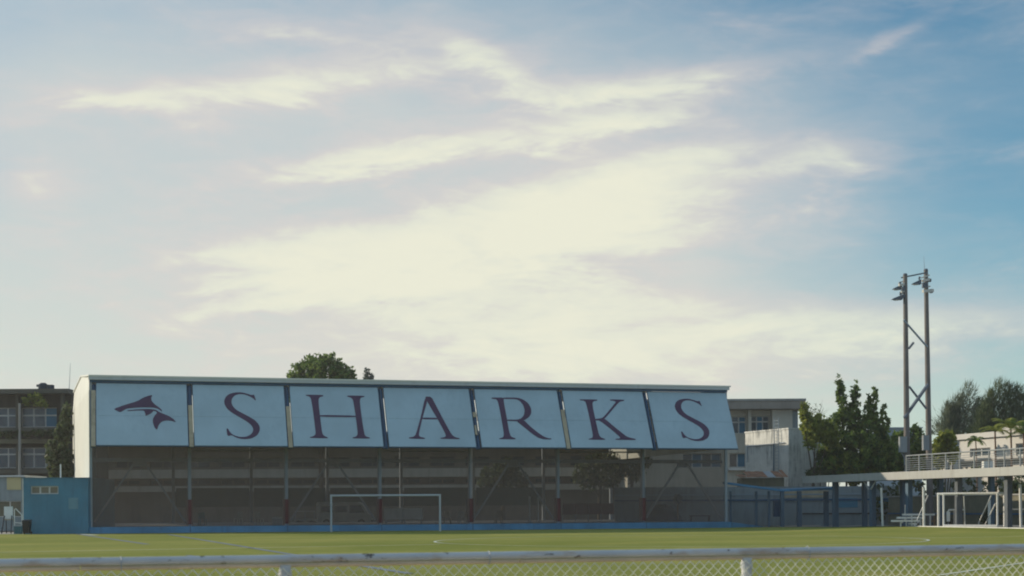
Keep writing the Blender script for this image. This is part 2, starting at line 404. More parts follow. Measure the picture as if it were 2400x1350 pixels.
# roof: two slopes, the left edge follows the splayed side wall
def side(t, z, off=0.0): return Vector((XL - .32 * t + off, YL + .947 * t, z))
mb = MB(); rt = [fac(LEN + .2, .45, 10.45), fac(LEN + .2, -13.3, 11.46), fac(LEN + .2, -26.6, 11.2)]
lt = [fac(-.02, .45, 10.45), side(13.4, 11.58, .06), side(26.6, 11.36, .06)]
for k in range(2):
    top = [lt[k], rt[k], rt[k + 1], lt[k + 1]]; mb.hexa([p - Vector((0, 0, .1)) for p in top] + top)
roof = P_('roof', mb, M['roofwhite'])
# the dark dash on the ridge
mb = MB(); q = fac(fac_s(1225), -12.8, 11.30); mb.box(q.x - .16, q.x + .16, q.y - .1, q.y + .1, 11.2, 11.42); mb.beam(q + Vector((-.2, 0, .14)), q + Vector((.2, 0, .14)), .3, .04)
P_('ridge_vent', mb, M['dark'], roof)
# splayed white cladding of the left end, in upright sheets
ns = 8
for i in range(ns):
    t0, t1 = 25e-2 + (26 - .25) * i / ns, .25 + (26 - .25) * (i + 1) / ns - .03
    def top(t): return 10.42 + 1.14 * t / 13 if t < 13 else 11.56 - .24 * (t - 13) / 13
    mb = MB(); lo = 3.72 + .1 * i / ns
    mb.prism([side(t0, lo), side(t1, lo + .01), side(t1, 9.45 + .05 * t1 / 20), side(t0, 9.45 + .05 * t0 / 20)], (.1, 0, 0))
    P_('cladding_sheet', mb, M['roofwhite'])
    mb = MB().prism([side(t0, 9.47 + .05 * t0 / 20, .01), side(t1, 9.47 + .05 * t1 / 20, .01), side(t1, top(t1) - .1, .14), side(t0, top(t0) - .1, .14)], (.1, 0, 0))
    P_('cladding_sheet', mb, M['roofwhite'])
P_('cladding_sheet', MB().fbox(fac, LEN - .12, LEN - .02, -.3, -26.2, 5.8, 10.35), M['roofwhite'])  # unseen sheet at the open right end, added to block the sun
# columns with their pads, ties and braces
for i in range(8):
    d = .12 if i in (0, 7) else -.3; w = .085 if i in (0, 7) else .12
    s0 = i * SEG + (.1 if i == 0 else -.1 if i == 7 else 0)
    c_ = P_('column', MB().fbox(fac, s0 - w, s0 + w, d + w, d - w, .42, 10.0), M['steel'] if i in (0, 7) else M['inner'])
    if 0 < i < 7: P_('column_pad', MB().fbox(fac, s0 - .21, s0 + .21, d + .21, d - .21, .55, 2.22), M['pad'], c_)
    P_('column', MB().fbox(fac, s0 - .12, s0 + .12, -25.9, -26.14, .42, 10.4), M['inner'])
    P_('roof_beam', MB().fbox(fac, s0 - .1, s0 + .1, -.5, -25.8, 9.2, 9.7), M['inner'])
for i in range(7):
    P_('tie_beam', MB().fbox(fac, i * SEG + .14, (i + 1) * SEG - .14, -.36, -.52, 4.75, 5.0), M['inner'])
    if i % 2 == 0:
        mid = (i + .5) * SEG
        for sg in (-1, 1):
            P_('brace', MB().beam(fac(mid + sg * .3, -.44, 4.75), fac(mid + sg * (SEG / 2 - .3), -.44, .75), .13), M['inner'])
        P_('gusset', MB().fbox(fac, mid - .45, mid + .45, -.56, -.6, 4.45, 4.76), M['inner'])
    else:
        P_('purlin', MB().fbox(fac, i * SEG + .14, (i + 1) * SEG - .14, -.38, -.48, 5.5, 5.6), M['inner'])
netm = net_mat('brown_net', (.18, .135, .112), .57)
for i in range(7):
    mb = MB(); n = 14
    for k in range(n + 1):
        s = i * SEG + .1 + (SEG - .2) * k / n
        for z in (.44, 3.2, 6.3): mb.v.append(fac(s, .02 + .03 * math.sin(k * 1.3 + i) * (1 if z > 1 else .3), z))
    for k in range(n):
        for j in range(2): mb.f.append((3 * k + j, 3 * k + 3 + j, 3 * k + 4 + j, 3 * k + 1 + j))
    P_('net', mb, netm, smooth=True)
# rear screens
for i in range(1, 6):
    P_('hanging_screen', MB().fbox(fac, i * SEG + .2, (i + 1) * SEG - .2, -25.72, -25.76, 1.75, 3.35), M['green'])

# sign panels
DT, ZT, DB, ZB = .16, 9.96, 2.42, 5.70
PT, PB = fac(0, DT, ZT), fac(0, DB, ZB)
UP = (PT - PB).normalized(); PH = (PT - PB).length
NP = E.cross(UP).normalized()
if NP.y > 0: NP = -NP
def pan(s, q, o=0.0): return PB + E * s + UP * q + NP * o
def pan_px(px, py):
    p = ray_plane(px, py, PB, NP); return (p - PB).dot(E), (p - PB).dot(UP)
def pbox(s0, s1, q0, q1, o0, o1):
    return MB().hexa([pan(s0, q0, o0), pan(s1, q0, o0), pan(s1, q1, o0), pan(s0, q1, o0), pan(s0, q0, o1), pan(s1, q0, o1), pan(s1, q1, o1), pan(s0, q1, o1)])
panels = []; words = ['shark emblem', 'first letter S', 'letter H', 'letter A', 'letter R', 'letter K', 'last letter S']
for i in range(7):
    s0 = i * SEG + (.44 if i == 0 else .19); s1 = (i + 1) * SEG - (.1 if i == 6 else .17)
    p = P_('sign_panel', pbox(s0, s1, 0, PH, -.09, -.006), M['frame'], label='sky blue sign panel with dark maroon ' + words[i])
    q0 = PH * .47
    P_('sheet', pbox(s0 + .03, s1 - .03, .05, q0 - .006, -.005, .028), M['panel'], p)
    P_('sheet', pbox(s0 + .03, s1 - .03, q0 + .006, PH - .06, -.005, .028), M['panel'], p)
    panels.append(p)
for i in range(7):
    s0 = i * SEG + (.27 if i == 0 else .01)
    jb = P_('junction_beam', pbox(s0 - .16, s0 + .16, .03, PH - .02, -.3, -.2), M['frame'])
    P_('rib', pbox(s0 - .03, s0 + .05, .05, PH - .05, -.195, -.08), M['frame'], jb)
    if i in (0, 1, 2, 5):
        P_('flashing', pbox(s0 - .13, s0 + .15, -.02, PH * (.88 if i == 0 else .66), -.07, -.02), M['tan'], jb)
    elif i == 4:
        P_('flashing', pbox(s0 - .12, s0 + .14, PH * .52, PH * .6, -.07, -.02), M['tan'], jb)
        P_('flashing', pbox(s0 - .12, s0 + .02, PH * .22, PH * .38, -.07, -.02), M['tan'], jb)
# letters, traced in photo pixels and laid on the panels
def Z(ox, oy, pts): return [(ox + x / 5, oy + y / 5) for x, y in pts]
S_ = Z(170, 860, [(2128, 325), (2100, 335), (2040, 315), (1975, 300), (1905, 302), (1840, 318), (1797, 350), (1776, 395), (1780, 440), (1808, 490), (1865, 538), (1940, 582), (2010, 622), (2065, 658), (2100, 692), (2118, 730), (2110, 770), (2078, 803), (2030, 822), (1970, 825), (1910, 812), (1866, 790), (1838, 757), (1820, 722), (1803, 728),
    (1815, 815), (1868, 802), (1910, 828), (1970, 846), (2030, 850), (2100, 840), (2160, 808), (2190, 762), (2196, 715), (2180, 675), (2140, 630), (2080, 592), (1995, 548), (1920, 508), (1878, 465), (1860, 420), (1868, 375), (1898, 338), (1950, 320), (2010, 324), (2070, 345), (2115, 370), (2150, 405)])
H_ = [Z(600, 800, [(582, 628), (790, 632), (785, 648), (750, 655), (732, 680), (735, 750), (748, 865), (760, 965), (775, 1080), (795, 1110), (842, 1130), (838, 1140), (632, 1135), (630, 1125), (680, 1112), (700, 1085), (690, 1000), (665, 800), (648, 700), (640, 665), (620, 648), (585, 640)]),
      Z(600, 800, [(1068, 638), (1270, 642), (1268, 655), (1230, 662), (1215, 690), (1225, 800), (1250, 980), (1270, 1090), (1285, 1118), (1335, 1132), (1332, 1142), (1130, 1140), (1130, 1130), (1175, 1118), (1192, 1090), (1180, 980), (1160, 830), (1140, 705), (1128, 675), (1105, 660), (1070, 652)]),
      Z(600, 800, [(740, 866), (1175, 874), (1177, 893), (742, 887)])]
A_ = [Z(600, 800, [(1978, 650), (2055, 652), (2110, 760), (2200, 930), (2290, 1095), (2330, 1125), (2388, 1140), (2385, 1150), (2160, 1145), (2160, 1135), (2215, 1125), (2225, 1105), (2190, 1030), (2125, 910), (2000, 700)]),
      Z(600, 800, [(1982, 655), (2010, 690), (1952, 890), (1905, 1090), (1915, 1120), (1980, 1135), (1978, 1148), (1790, 1142), (1790, 1130), (1850, 1120), (1872, 1095), (1930, 890)]),
      Z(600, 800, [(1940, 897), (2126, 900), (2134, 918), (1936, 915)])]
R__ = [Z(1000, 860, [(757, 362), (905, 362), (900, 400), (930, 560), (965, 760), (985, 820), (1042, 840), (1040, 852), (848, 850), (848, 840), (895, 828), (905, 790), (880, 640), (850, 480), (832, 405), (815, 382), (760, 375)]),
       Z(1000, 860, [(895, 362), (1060, 362), (1130, 385), (1190, 430), (1222, 490), (1225, 545), (1200, 590), (1140, 630), (1080, 640), (935, 634), (933, 620), (1060, 622), (1110, 605), (1140, 565), (1148, 510), (1130, 450), (1095, 405), (1050, 380), (896, 378)]),
       Z(1000, 860, [(1045, 632), (1140, 626), (1200, 690), (1290, 765), (1370, 820), (1420, 838), (1463, 842), (1460, 852), (1380, 852), (1310, 835), (1240, 790), (1130, 700)])]
K_ = [Z(1000, 860, [(1793, 382), (2000, 385), (1998, 398), (1955, 405), (1940, 430), (1950, 500), (1980, 640), (2010, 770), (2030, 825), (2092, 848), (2090, 858), (1897, 855), (1897, 845), (1940, 835), (1948, 805), (1915, 640), (1880, 480), (1862, 415), (1840, 398), (1795, 393)]),
      Z(1000, 860, [(2148, 383), (2315, 388), (2312, 400), (2260, 410), (2230, 440), (2090, 605), (2060, 625), (1972, 630), (1970, 612), (2050, 605), (2090, 570), (2205, 430), (2215, 410), (2190, 400), (2148, 395)]),
      Z(1400, 860, [(10, 626), (78, 604), (190, 700), (290, 780), (350, 825), (450, 848), (445, 860), (210, 857), (210, 846), (265, 842), (262, 822), (180, 750), (60, 655)])]
FISH = [Z(170, 860, [(483, 495), (600, 452), (760, 405), (830, 362), (900, 338), (938, 333), (922, 362), (925, 400), (960, 440), (1010, 475), (1045, 505), (1050, 530), (1020, 505), (985, 488), (930, 478), (780, 478), (640, 490), (600, 512), (560, 535), (515, 515)]),
        Z(170, 860, [(640, 513), (760, 500), (900, 495), (975, 505), (1020, 535), (1065, 552), (1140, 585), (1190, 620), (1212, 655), (1180, 638), (1110, 628), (1050, 640), (1010, 680), (990, 745), (960, 710), (940, 650), (942, 610), (965, 570), (990, 545), (985, 528), (950, 515), (930, 540), (895, 562), (855, 578), (852, 545), (838, 513), (760, 513), (645, 522)])]
def smooth_poly(pts, it=1):
    for _ in range(it):
        o = []
        for i in range(len(pts)):
            a, b = pts[i], pts[(i + 1) % len(pts)]
            o += [(.8 * a[0] + .2 * b[0], .8 * a[1] + .2 * b[1]), (.2 * a[0] + .8 * b[0], .2 * a[1] + .8 * b[1])]
        pts = o
    return pts
def glyph(name, polys, parent, smooth=True):
    mb = MB()
    for k, pl in enumerate(polys):
        mb.prism([pan(*sq, .029) for sq in pl], NP * (.016 + .004 * k))
    return P_(name, mb, M['ink'], parent)
loc = lambda pts: [pan_px(*p) for p in smooth_poly(pts)]
glyph('shark_emblem', [loc(p) for p in FISH], panels[0])
S1 = loc(S_); glyph('letter', [S1], panels[1])
for i, L_ in ((2, H_), (3, A_), (4, R__), (5, K_)): glyph('letter', [loc(p) for p in L_], panels[i])
def bb(pts): xs_, ys_ = [p[0] for p in pts], [p[1] for p in pts]; return min(xs_), max(xs_), min(ys_), max(ys_)
S2q = Z(1400, 860, [(1040, 375), (1170, 872), (905, 460), (1317, 790)])
t_, b_, l_, r_ = [pan_px(*p) for p in S2q]
x0, x1, y0, y1 = bb(S1)
glyph('letter', [[(l_[0] + (x - x0) / (x1 - x0) * (r_[0] - l_[0]), b_[1] + (y - y0) / (y1 - y0) * (t_[1] - b_[1])) for x, y in S1]], panels[6])

# ------------------------------------------------------------------ buildings
def wall_open(mb, fr, a0, a1, z0, z1, ops, depth):
    ca = sorted({a0, a1, *[o[0] for o in ops], *[o[1] for o in ops]}); cz = sorted({z0, z1, *[o[2] for o in ops], *[o[3] for o in ops]})
    for i in range(len(ca) - 1):
        for j in range(len(cz) - 1):
            ma, mz = (ca[i] + ca[i + 1]) / 2, (cz[j] + cz[j + 1]) / 2
            if any(o[0] < ma < o[1] and o[2] < mz < o[3] for o in ops): continue
            mb.add([fr(ca[i], 0, cz[j]), fr(ca[i + 1], 0, cz[j]), fr(ca[i + 1], 0, cz[j + 1]), fr(ca[i], 0, cz[j + 1])], [(0, 1, 2, 3)])
    for o in ops:
        b, c, d, e = o[:4]
        ring = [(b, d), (c, d), (c, e), (b, e)]
        for k in range(4):
            p, q = ring[k], ring[(k + 1) % 4]
            mb.add([fr(p[0], 0, p[1]), fr(q[0], 0, q[1]), fr(q[0], depth, q[1]), fr(p[0], depth, p[1])], [(0, 1, 2, 3)])
        mb.add([fr(b, depth, d), fr(c, depth, d), fr(c, depth, e), fr(b, depth, e)], [(0, 1, 2, 3)])
def block(root, fr, a0, a1, dep, z0, z1, ops, wm, fm=None, gm=None, depth=.3, name='wall'):
    mb = MB(); wall_open(mb, fr, a0, a1, z0, z1, ops, depth)
    c = [fr(a0, 0, z0), fr(a1, 0, z0), fr(a1, dep, z0), fr(a0, dep, z0), fr(a0, 0, z1), fr(a1, 0, z1), fr(a1, dep, z1), fr(a0, dep, z1)]
    mb.add(c, [(4, 5, 6, 7), (1, 2, 6, 5), (2, 3, 7, 6), (3, 0, 4, 7)]); mb.build(name, wm, root)
    for o in ops:
        b, cc_, d, e = o[:4]; nm = o[4] if len(o) > 4 else 2; trans = o[5] if len(o) > 5 else 0
        f = MB(); t = .07; y0, y1 = depth * .45, depth * .45 + .08
        f.fbox(fr, b + .01, b + t, y0, y1, d + .01, e - .01); f.fbox(fr, cc_ - t, cc_ - .01, y0, y1, d + .01, e - .01)
        f.fbox(fr, b + t, cc_ - t, y0 + .004, y1 - .004, d + .01, d + t); f.fbox(fr, b + t, cc_ - t, y0 + .004, y1 - .004, e - t, e - .01)
        for k in range(1, nm):
            x = b + (cc_ - b) * k / nm; f.fbox(fr, x - .05, x + .05, y0 + .006, y1 - .006, d + t, e - t)
        if trans: f.fbox(fr, b + t, cc_ - t, y0 + .01, y1 - .01, d + (e - d) * trans - .06, d + (e - d) * trans + .06)
        w = f.build('window', fm or M['winframe'], root)
        for k in range(nm):
            x0_, x1_ = b + (cc_ - b) * k / nm, b + (cc_ - b) * (k + 1) / nm
            g_ = gm or M['glass']
            if isinstance(g_, list): g_ = g_[(k * 7 + int(b * 3)) % len(g_)]
            MB().fbox(fr, x0_ + .02, x1_ - .02, y0 + .03, y0 + .05, d + .02, e - .02).build('pane', g_, w)
def plane_frame(Y): return lambda a, b, z: Vector((a, Y + b, z))

# -- left classroom block
Y = 132.0; fr = plane_frame(Y); X = lambda px: xz(px, 1000, Y)[0]; ZZ = lambda py, px=90: xz(px, py, Y)[1]
o = empty('classroom_block', at(60, 1200, Y), 'grey brown two storey classroom block left of the sports hall', 'building')
ops = []
for a, b, n in ((-120, -40, 3), (-32, 42, 3), (50, 133, 3)): ops += [(X(a), X(b), ZZ(1001), ZZ(955), n, .60), (X(a), X(b), ZZ(1097), ZZ(1049), n, .68)]
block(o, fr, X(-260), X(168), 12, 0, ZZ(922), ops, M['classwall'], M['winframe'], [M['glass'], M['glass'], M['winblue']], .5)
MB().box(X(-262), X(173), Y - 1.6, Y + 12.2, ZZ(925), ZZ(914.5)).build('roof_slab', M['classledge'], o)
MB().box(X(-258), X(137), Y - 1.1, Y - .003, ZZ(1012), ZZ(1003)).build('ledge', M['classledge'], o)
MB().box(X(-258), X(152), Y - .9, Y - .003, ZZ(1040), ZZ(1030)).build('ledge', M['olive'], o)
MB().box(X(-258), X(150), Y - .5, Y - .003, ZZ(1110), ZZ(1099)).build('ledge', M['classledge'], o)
for px in (45, 150): MB().box(X(px - 3), X(px + 3), Y - .62, Y - .005, .0, ZZ(925)).build('pier', M['classledge'], o)
q = at(106, 914.5, Y - .6)
t = empty('water_tank', q, 'small dark water tank on the classroom block roof', 'water tank')
mb = MB().tube([q + Vector((-.18, 0, 0)), q + Vector((-.18, 0, .5))], .42, 14); mb.tube([q + Vector((-.18, 0, .5)), q + Vector((-.18, 0, .64))], [.40, .2], 14); mb.build('barrel', M['tankdark'], t)
MB().box(q.x + .27, q.x + .72, q.y - .3, q.y + .3, q.z - .02, q.z + .46).build('pump_housing', M['tankdark'], t)
MB().tube([q + Vector((.22, -.1, 0)), q + Vector((.22, -.1, .5))], .04, 8).build('riser_pipe', M['white'], t)
MB().box(q.x - .74, q.x - .6, q.y - .1, q.y + .1, q.z + .3, q.z + .5).build('inlet_pipe', M['tankdark'], t)
p0, p1 = at(162, 918, Y + 2), at(165, 851, Y + 2)
MB().tube([p0, p1], [.03, .015], 6).build('roof_aerial', M['steel'], label='thin upright aerial on the classroom block roof', cat='aerial')
p0, p1 = at(46, 1112, 127), at(46, 945, 127); p0.z = 0
MB().tube([p0, p1], [.14, .10], 8).build('utility_pole', M['concrete'], label='slim grey pole in front of the classroom block windows', cat='pole')

# -- blue changing room
Y = 97.9; X = lambda px: xz(px, 1180, Y)[0]; ZZ = lambda py: xz(130, py, Y)[1]; fr = plane_frame(Y)
o = empty('changing_room', (X(130), Y, 0), 'small flat roofed blue building with a strip of three brown windows', 'building')
block(o, fr, X(55), X(207), 6.5, 0, ZZ(1121.5), [(X(72), X(137), ZZ(1158), ZZ(1139), 3)], M['bluewall'], M['winframe'], M['brown'], .16)
MB().box(X(54), X(207.6), Y - .06, Y + 6.6, ZZ(1121.2), ZZ(1119.5)).build('roof_coping', M['bluewall'], o)
MB().box(X(52.6), X(54.9), Y + .02, Y + .14, 0.0, ZZ(1119)).build('trim_strip', M['white'], o)
MB().box(X(161), X(183), Y - .03, Y - .004, ZZ(1193), ZZ(1167)).build('wall_notice', mat('notice', (.13, .27, .34), .6, .08, 2), label='pale blank notice on the blue wall', parent=o)
q = at(142, 1120, 100.5)
MB().tube([q, at(142, 1088, 100.5)], .045, 8).build('roof_vent_pipe', M['white'], label='thin white pipe standing on the blue building roof', cat='pipe')
q = at(63, 1249, 97.0); q.z = 0
t = empty('wheelie_bin', q, 'black lidded bin against the blue building', 'bin')
MB().hexa([(q.x - .19, q.y - .2, .06), (q.x + .19, q.y - .2, .06), (q.x + .19, q.y + .22, .06), (q.x - .19, q.y + .22, .06), (q.x - .24, q.y - .26, .84), (q.x + .24, q.y - .26, .84), (q.x + .24, q.y + .26, .84), (q.x - .24, q.y + .26, .84)]).build('bin_body', M['black'], t)
MB().hexa([(q.x - .26, q.y - .3, .845), (q.x + .26, q.y - .3, .845), (q.x + .26, q.y + .28, .86), (q.x - .26, q.y + .28, .86), (q.x - .24, q.y - .26, .9), (q.x + .24, q.y - .26, .9), (q.x + .24, q.y + .26, .95), (q.x - .24, q.y + .26, .95)]).build('lid', M['black'], t)
for s in (-1, 1): MB().tube([(q.x + s * .2, q.y + .2, .09), (q.x + s * .26, q.y + .2, .09)], .09, 10).build('wheel', M['tyre'], t)

# -- far left: grey shed with its bits
Y = 113.0; X = lambda px: xz(px, 1180, Y)[0]; ZZ = lambda py: xz(20, py, Y)[1]; fr = plane_frame(Y)
o = empty('store_shed', (X(20), Y, 0), 'pale grey store shed at the left edge behind the blue building', 'shed')
block(o, fr, X(-120), X(60), 5, 0, ZZ(1118), [(X(-5), X(50), ZZ(1212), ZZ(1174), 2)], M['greywall'], M['winframe'], M['olive'], .3)
MB().box(X(-121), X(60.5), Y - .25, Y + 5.1, ZZ(1118) + .003, ZZ(1114)).build('roof_sheet', M['fascia'], o)
MB().box(X(17), X(50), Y - .06, Y - .004, ZZ(1148), ZZ(1119)).build('yellow_patch', M['yellow'], o)  # flat pale yellow patch on the shed wall
q = at(20, 1235, 101.5); q.z = 0
t = empty('score_table', q, 'white board on a dark trestle at the left edge of the field', 'score board')
MB().box(q.x - .29, q.x + .29, q.y - .04, q.y + .04, .98, 1.82).build('board', M['white'], t)
for s in (-1, 1):
    MB().beam((q.x + s * .22, q.y + .06, 1.7), (q.x + s * .3, q.y + .5, 0), .06).build('leg', M['dark'], t)
    MB().beam((q.x + s * .25, q.y - .06, 1.2), (q.x + s * .32, q.y - .45, 0), .06).build('leg', M['dark'], t)
MB().box(q.x - .34, q.x + .34, q.y - .14, q.y - .05, .9, .96).build('tray', M['tan'], t)
q = at(34, 1247, 99.6); q.z = 0
t = empty('step_rail', q, 'white tubular step rail next to the blue building', 'railing')
MB().tube([(q.x, q.y, 0), (q.x, q.y, 1.6), (q.x + .08, q.y, 1.68), (q.x + .5, q.y, 1.25)], .03, 8).build('handrail', M['white'], t)
MB().tube([(q.x + .5, q.y, 0), (q.x + .5, q.y, 1.25)], .03, 8).build('upright', M['white'], t)
MB().tube([(q.x + .03, q.y, .75), (q.x + .47, q.y, .7)], .022, 8).build('crossbar', M['white'], t)
q = at(44, 1249, 98.6); q.z = 0
t = empty('storage_crate', q, 'low teal crate between the white rail and the black bin', 'crate')
MB().box(q.x - .24, q.x + .22, q.y - .25, q.y + .25, 0, .5).build('crate_body', M['teal'], t)
MB().box(q.x - .26, q.x + .24, q.y - .27, q.y + .27, .503, .57).build('rim', M['steel'], t)

# -- long school block behind the court (seen through the net)
Y = 152.0; X = lambda px: xz(px, 1100, Y)[0]; ZZ = lambda py: xz(900, py, Y)[1]; fr = plane_frame(Y)
o = empty('school_block', (X(820), Y, 0), 'long brown gallery block seen through the net behind the sports hall', 'building')
ops = []
px = 106
while px < 1420:
    ops += [(X(px), X(px + 58), ZZ(1094), ZZ(1070), 2), (X(px), X(px + 58), ZZ(1134), ZZ(1122), 2)]; px += 82
block(o, fr, X(60), X(1480), 12, 0, 9.0, ops, M['brownwall'], M['brownwall'], M['glass'], .4)
MB().box(X(59), X(1481), Y - 1.5, Y - .003, ZZ(1119), ZZ(1099)).build('gallery_parapet', M['cream'], o)
MB().box(X(59), X(1481), Y - 1.2, Y - .003, ZZ(1150), ZZ(1137)).build('gallery_parapet', M['cream'], o)
MB().box(X(58), X(1482), Y - 1.8, Y + 12.2, 9.01, 9.3).build('roof_slab', M['concrete'], o)

# -- cream block on the right behind the court
Y = 142.0; X = lambda px: xz(px, 1000, Y)[0]; ZZ = lambda py: xz(1780, py, Y)[1]; fr = plane_frame(Y)
o = empty('teaching_block', (X(1760), Y, 0), 'cream flat roofed block with recessed windows behind the streaked tower', 'building')
ops = [(X(1716), X(1749), ZZ(1016), ZZ(976), 2, .68), (X(1760), X(1803), ZZ(1016), ZZ(975), 3, .68), (X(1640), X(1700), ZZ(1016), ZZ(976), 3, .68),
       (X(1709), X(1748), ZZ(1095), ZZ(1062), 2), (X(1600), X(1690), ZZ(1095), ZZ(1062), 4), (X(1760), X(1800), ZZ(1095), ZZ(1062), 2)]
block(o, fr, X(1470), X(1852), 14, 0, ZZ(961.5), ops, M['cream'], M['winframe'], [M['glass'], M['winblue']], .7)
MB().box(X(1806), X(1853), Y - 1.0, Y - .003, 0, ZZ(962)).build('stair_pier', M['cream'], o)
MB().box(X(1751), X(1758), Y - .8, Y - .003, 0, ZZ(962)).build('pier', M['cream'], o)
MB().box(X(1853.5), X(1876), Y + 1.2, Y + 14, 0, ZZ(962)).build('wing', M['greywall'], o)
MB().box(X(1465), X(1879), Y - 1.9, Y + 14.5, ZZ(961), ZZ(943)).build('roof_edge', M['edgebrown'], o)
MB().box(X(1464), X(1880), Y - 2.0, Y + 14.6, ZZ(943) + .003, ZZ(938)).build('roof_coping', M['concrete'], o)
MB().box(X(1705), X(1752), Y - .5, Y - .003, ZZ(1102), ZZ(1097)).build('sill', M['winframe'], o)

# -- streaked tower
TA, TB = Vector((20.4, 130.4, 0)), Vector((23.0, 124.0, 0)); td = (TB - TA).normalized(); tr_ = Vector((-td.y, td.x, 0))
TL = (TB - TA).length
def tw(a, b, z): return TA + td * a + tr_ * b + Vector((0, 0, z))
o = empty('water_tower_block', TA, 'square whitewashed concrete tower with black streaks and a ladder, sunlit at its top', 'tower')
H = 8.05
MB().fbox(tw, 0, TL, 0, 3.7, 0, H - .12).build('shaft', M['tank'], o)
MB().fbox(tw, -.05, TL + .05, -.05, 3.75, H - .118, H + .02).build('coping', M['tank'], o)
lad = MB()
for a in (TL * .72, TL * .82): lad.tube([tw(a, -.18, 4.2), tw(a, -.18, H + .95)], .03, 6)
for k in range(16): lad.tube([tw(TL * .72, -.18, 4.4 + k * .29), tw(TL * .82, -.18, 4.4 + k * .29)], .02, 6)
lad.build('ladder', M['steel'], o)
MB().tube([tw(.5, -.1, 5.4), tw(.5, -.1, 6.75), tw(TL * .93, -.1, 6.85)], .045, 8).build('pipe', M['steel'], o)
MB().tube([tw(TL * .68, -.08, 3.4), tw(TL * .68, -.08, 6.8)], .04, 8).build('pipe', M['postblue'], o)
# -- rusty shed
Y = 120.6; X = lambda px: xz(px, 1120, Y)[0]; ZZ = lambda py: xz(1790, py, Y)[1]
o = empty('rusty_shed', (X(1790), Y, 0), 'low olive shed with a rusty sheet roof below the streaked tower', 'shed')
MB().box(X(1737), X(1838), Y, Y + 2.2, 0, ZZ(1120)).build('wall', M['olive'], o)
n = 12
for k in range(n):
    xa, xb = X(1733) + (X(1846) - X(1733)) * k / n, X(1733) + (X(1846) - X(1733)) * (k + 1) / n - .02
    zf, zb = ZZ(1119) + (.02 if k % 2 else 0), ZZ(1104) + (.02 if k % 2 else 0) - (.25 if k < 2 else 0) + (.1 if k == n - 1 else 0)
    MB().hexa([(xa, Y - .3, zf), (xb, Y - .3, zf), (xb, Y + 2.4, zb), (xa, Y + 2.4, zb), (xa, Y - .3, zf + .03), (xb, Y - .3, zf + .03), (xb, Y + 2.4, zb + .03), (xa, Y + 2.4, zb + .03)]).build('roof_sheet', M['steel'] if k in (7, 8) else M['rust'], o)
# -- boundary wall along the right end
Y = 118.8; X = lambda px: xz(px, 1180, Y)[0]; ZZ = lambda py, px=1900: xz(px, py, Y)[1]
o = empty('boundary_wall', (X(1900), Y, 0), 'long pale blue grey wall with dark ledges behind the blue posts', 'wall')
MB().box(X(1440), X(2120), Y, Y + .3, 0, ZZ(1140)).build('wall', M['greywall'], o)
MB().box(X(1440), X(2120), Y - .06, Y - .003, ZZ(1160), ZZ(1157)).build('ledge', M['hazeblue'], o)
MB().box(X(1440), X(2120), Y - .12, Y - .003, ZZ(1173), ZZ(1169.5)).build('ledge', M['frame'], o)
MB().box(X(1832), X(1942), Y - .04, Y - .003, ZZ(1166), ZZ(1150)).build('painted_band', M['tan'], o)
MB().tube([(X(1880), Y - .12, ZZ(1204)), (X(2118), Y - .12, ZZ(1204))], .05, 8).build('pipe', M['black'], o)
for a, b in ((1950, 2010), (2040, 2100)): MB().box(X(a), X(b), Y - .03, Y - .004, ZZ(1190), ZZ(1168)).build('grille', M['bluewall'], o)
t = empty('garden_wall', wk(15, 7.5, 0), 'low olive garden wall behind the white goals', 'wall')
MB().fbox(wk, -.6, 45, 7.5, 7.8, 0, 2.2).build('wall', M['olive'], t)
MB().fbox(wk, -.6, 45, 7.42, 7.88, 2.203, 2.3).build('coping', M['concrete'], t)
MB().fbox(wk, -.6, 45, 7.4, 7.495, .9, 1.0).build('ledge', M['frame'], t)
# -- far bluish block
Y = 190.0; X = lambda px: xz(px, 1020, Y)[0]; ZZ = lambda py: xz(2120, py, Y)[1]; fr = plane_frame(Y)
o = empty('distant_block', (X(2120), Y, 0), 'plain bluish block far behind the floodlight poles', 'building')
block(o, fr, X(2050), X(2161), 10, 0, ZZ(1004), [(X(2096), X(2108), ZZ(1030), ZZ(1018), 2), (X(2146), X(2156), ZZ(1030), ZZ(1018), 2)], M['hazeblue'], M['hazeblue'], M['glass'], .3)
MB().box(X(2049), X(2162), Y - .3, Y + 10.2, ZZ(1004) + .003, ZZ(1001.5)).build('roof_coping', M['hazeblue'], o)
# -- white house on the right
HA = at(2246, 1100, 118); HA.z = 0
def hw(a, b, z): return HA + WT * a + WR * b + Vector((0, 0, z))
o = empty('white_house', HA, 'white flat roofed house with stepped parapets behind the upper terrace', 'house')
block(o, hw, 0, 24, 9, 0, 6.7, [(1.6, 4.3, 5.3, 5.95, 2), (12.8, 15.5, 5.3, 5.95, 2), (7.5, 9.5, 5.2, 6.1, 2)], M['house'], M['winframe'], M['glass'], .3)
MB().fbox(hw, -.1, 24.1, -.25, 9.1, 6.703, 7.12).build('parapet', M['house'], o)
MB().fbox(hw, 6.2, 10.5, -.3, 2.5, 7.123, 7.4).build('parapet', M['house'], o)
MB().fbox(hw, -2.4, -.003, .4, 8, 0, 6.55).build('wing', M['house'], o)
MB().fbox(hw, -2.5, -.11, .3, 8.1, 6.553, 6.85).build('parapet', M['house'], o)
MB().fbox(hw, -5.2, -2.51, .8, 7, 0, 6.25).build('wing', M['house'], o)
MB().fbox(hw, -5.3, -2.515, .7, 7.1, 6.253, 6.55).build('parapet', M['house'], o)
MB().fbox(hw, 0, 24, -1.0, -.003, 4.98, 5.14).build('awning', M['house'], o)
for k in range(5): MB().fbox(hw, .4 + 5.6 * k, .6 + 5.6 * k, -.95, -.78, 0, 4.975).build('awning_post', M['house'], o)

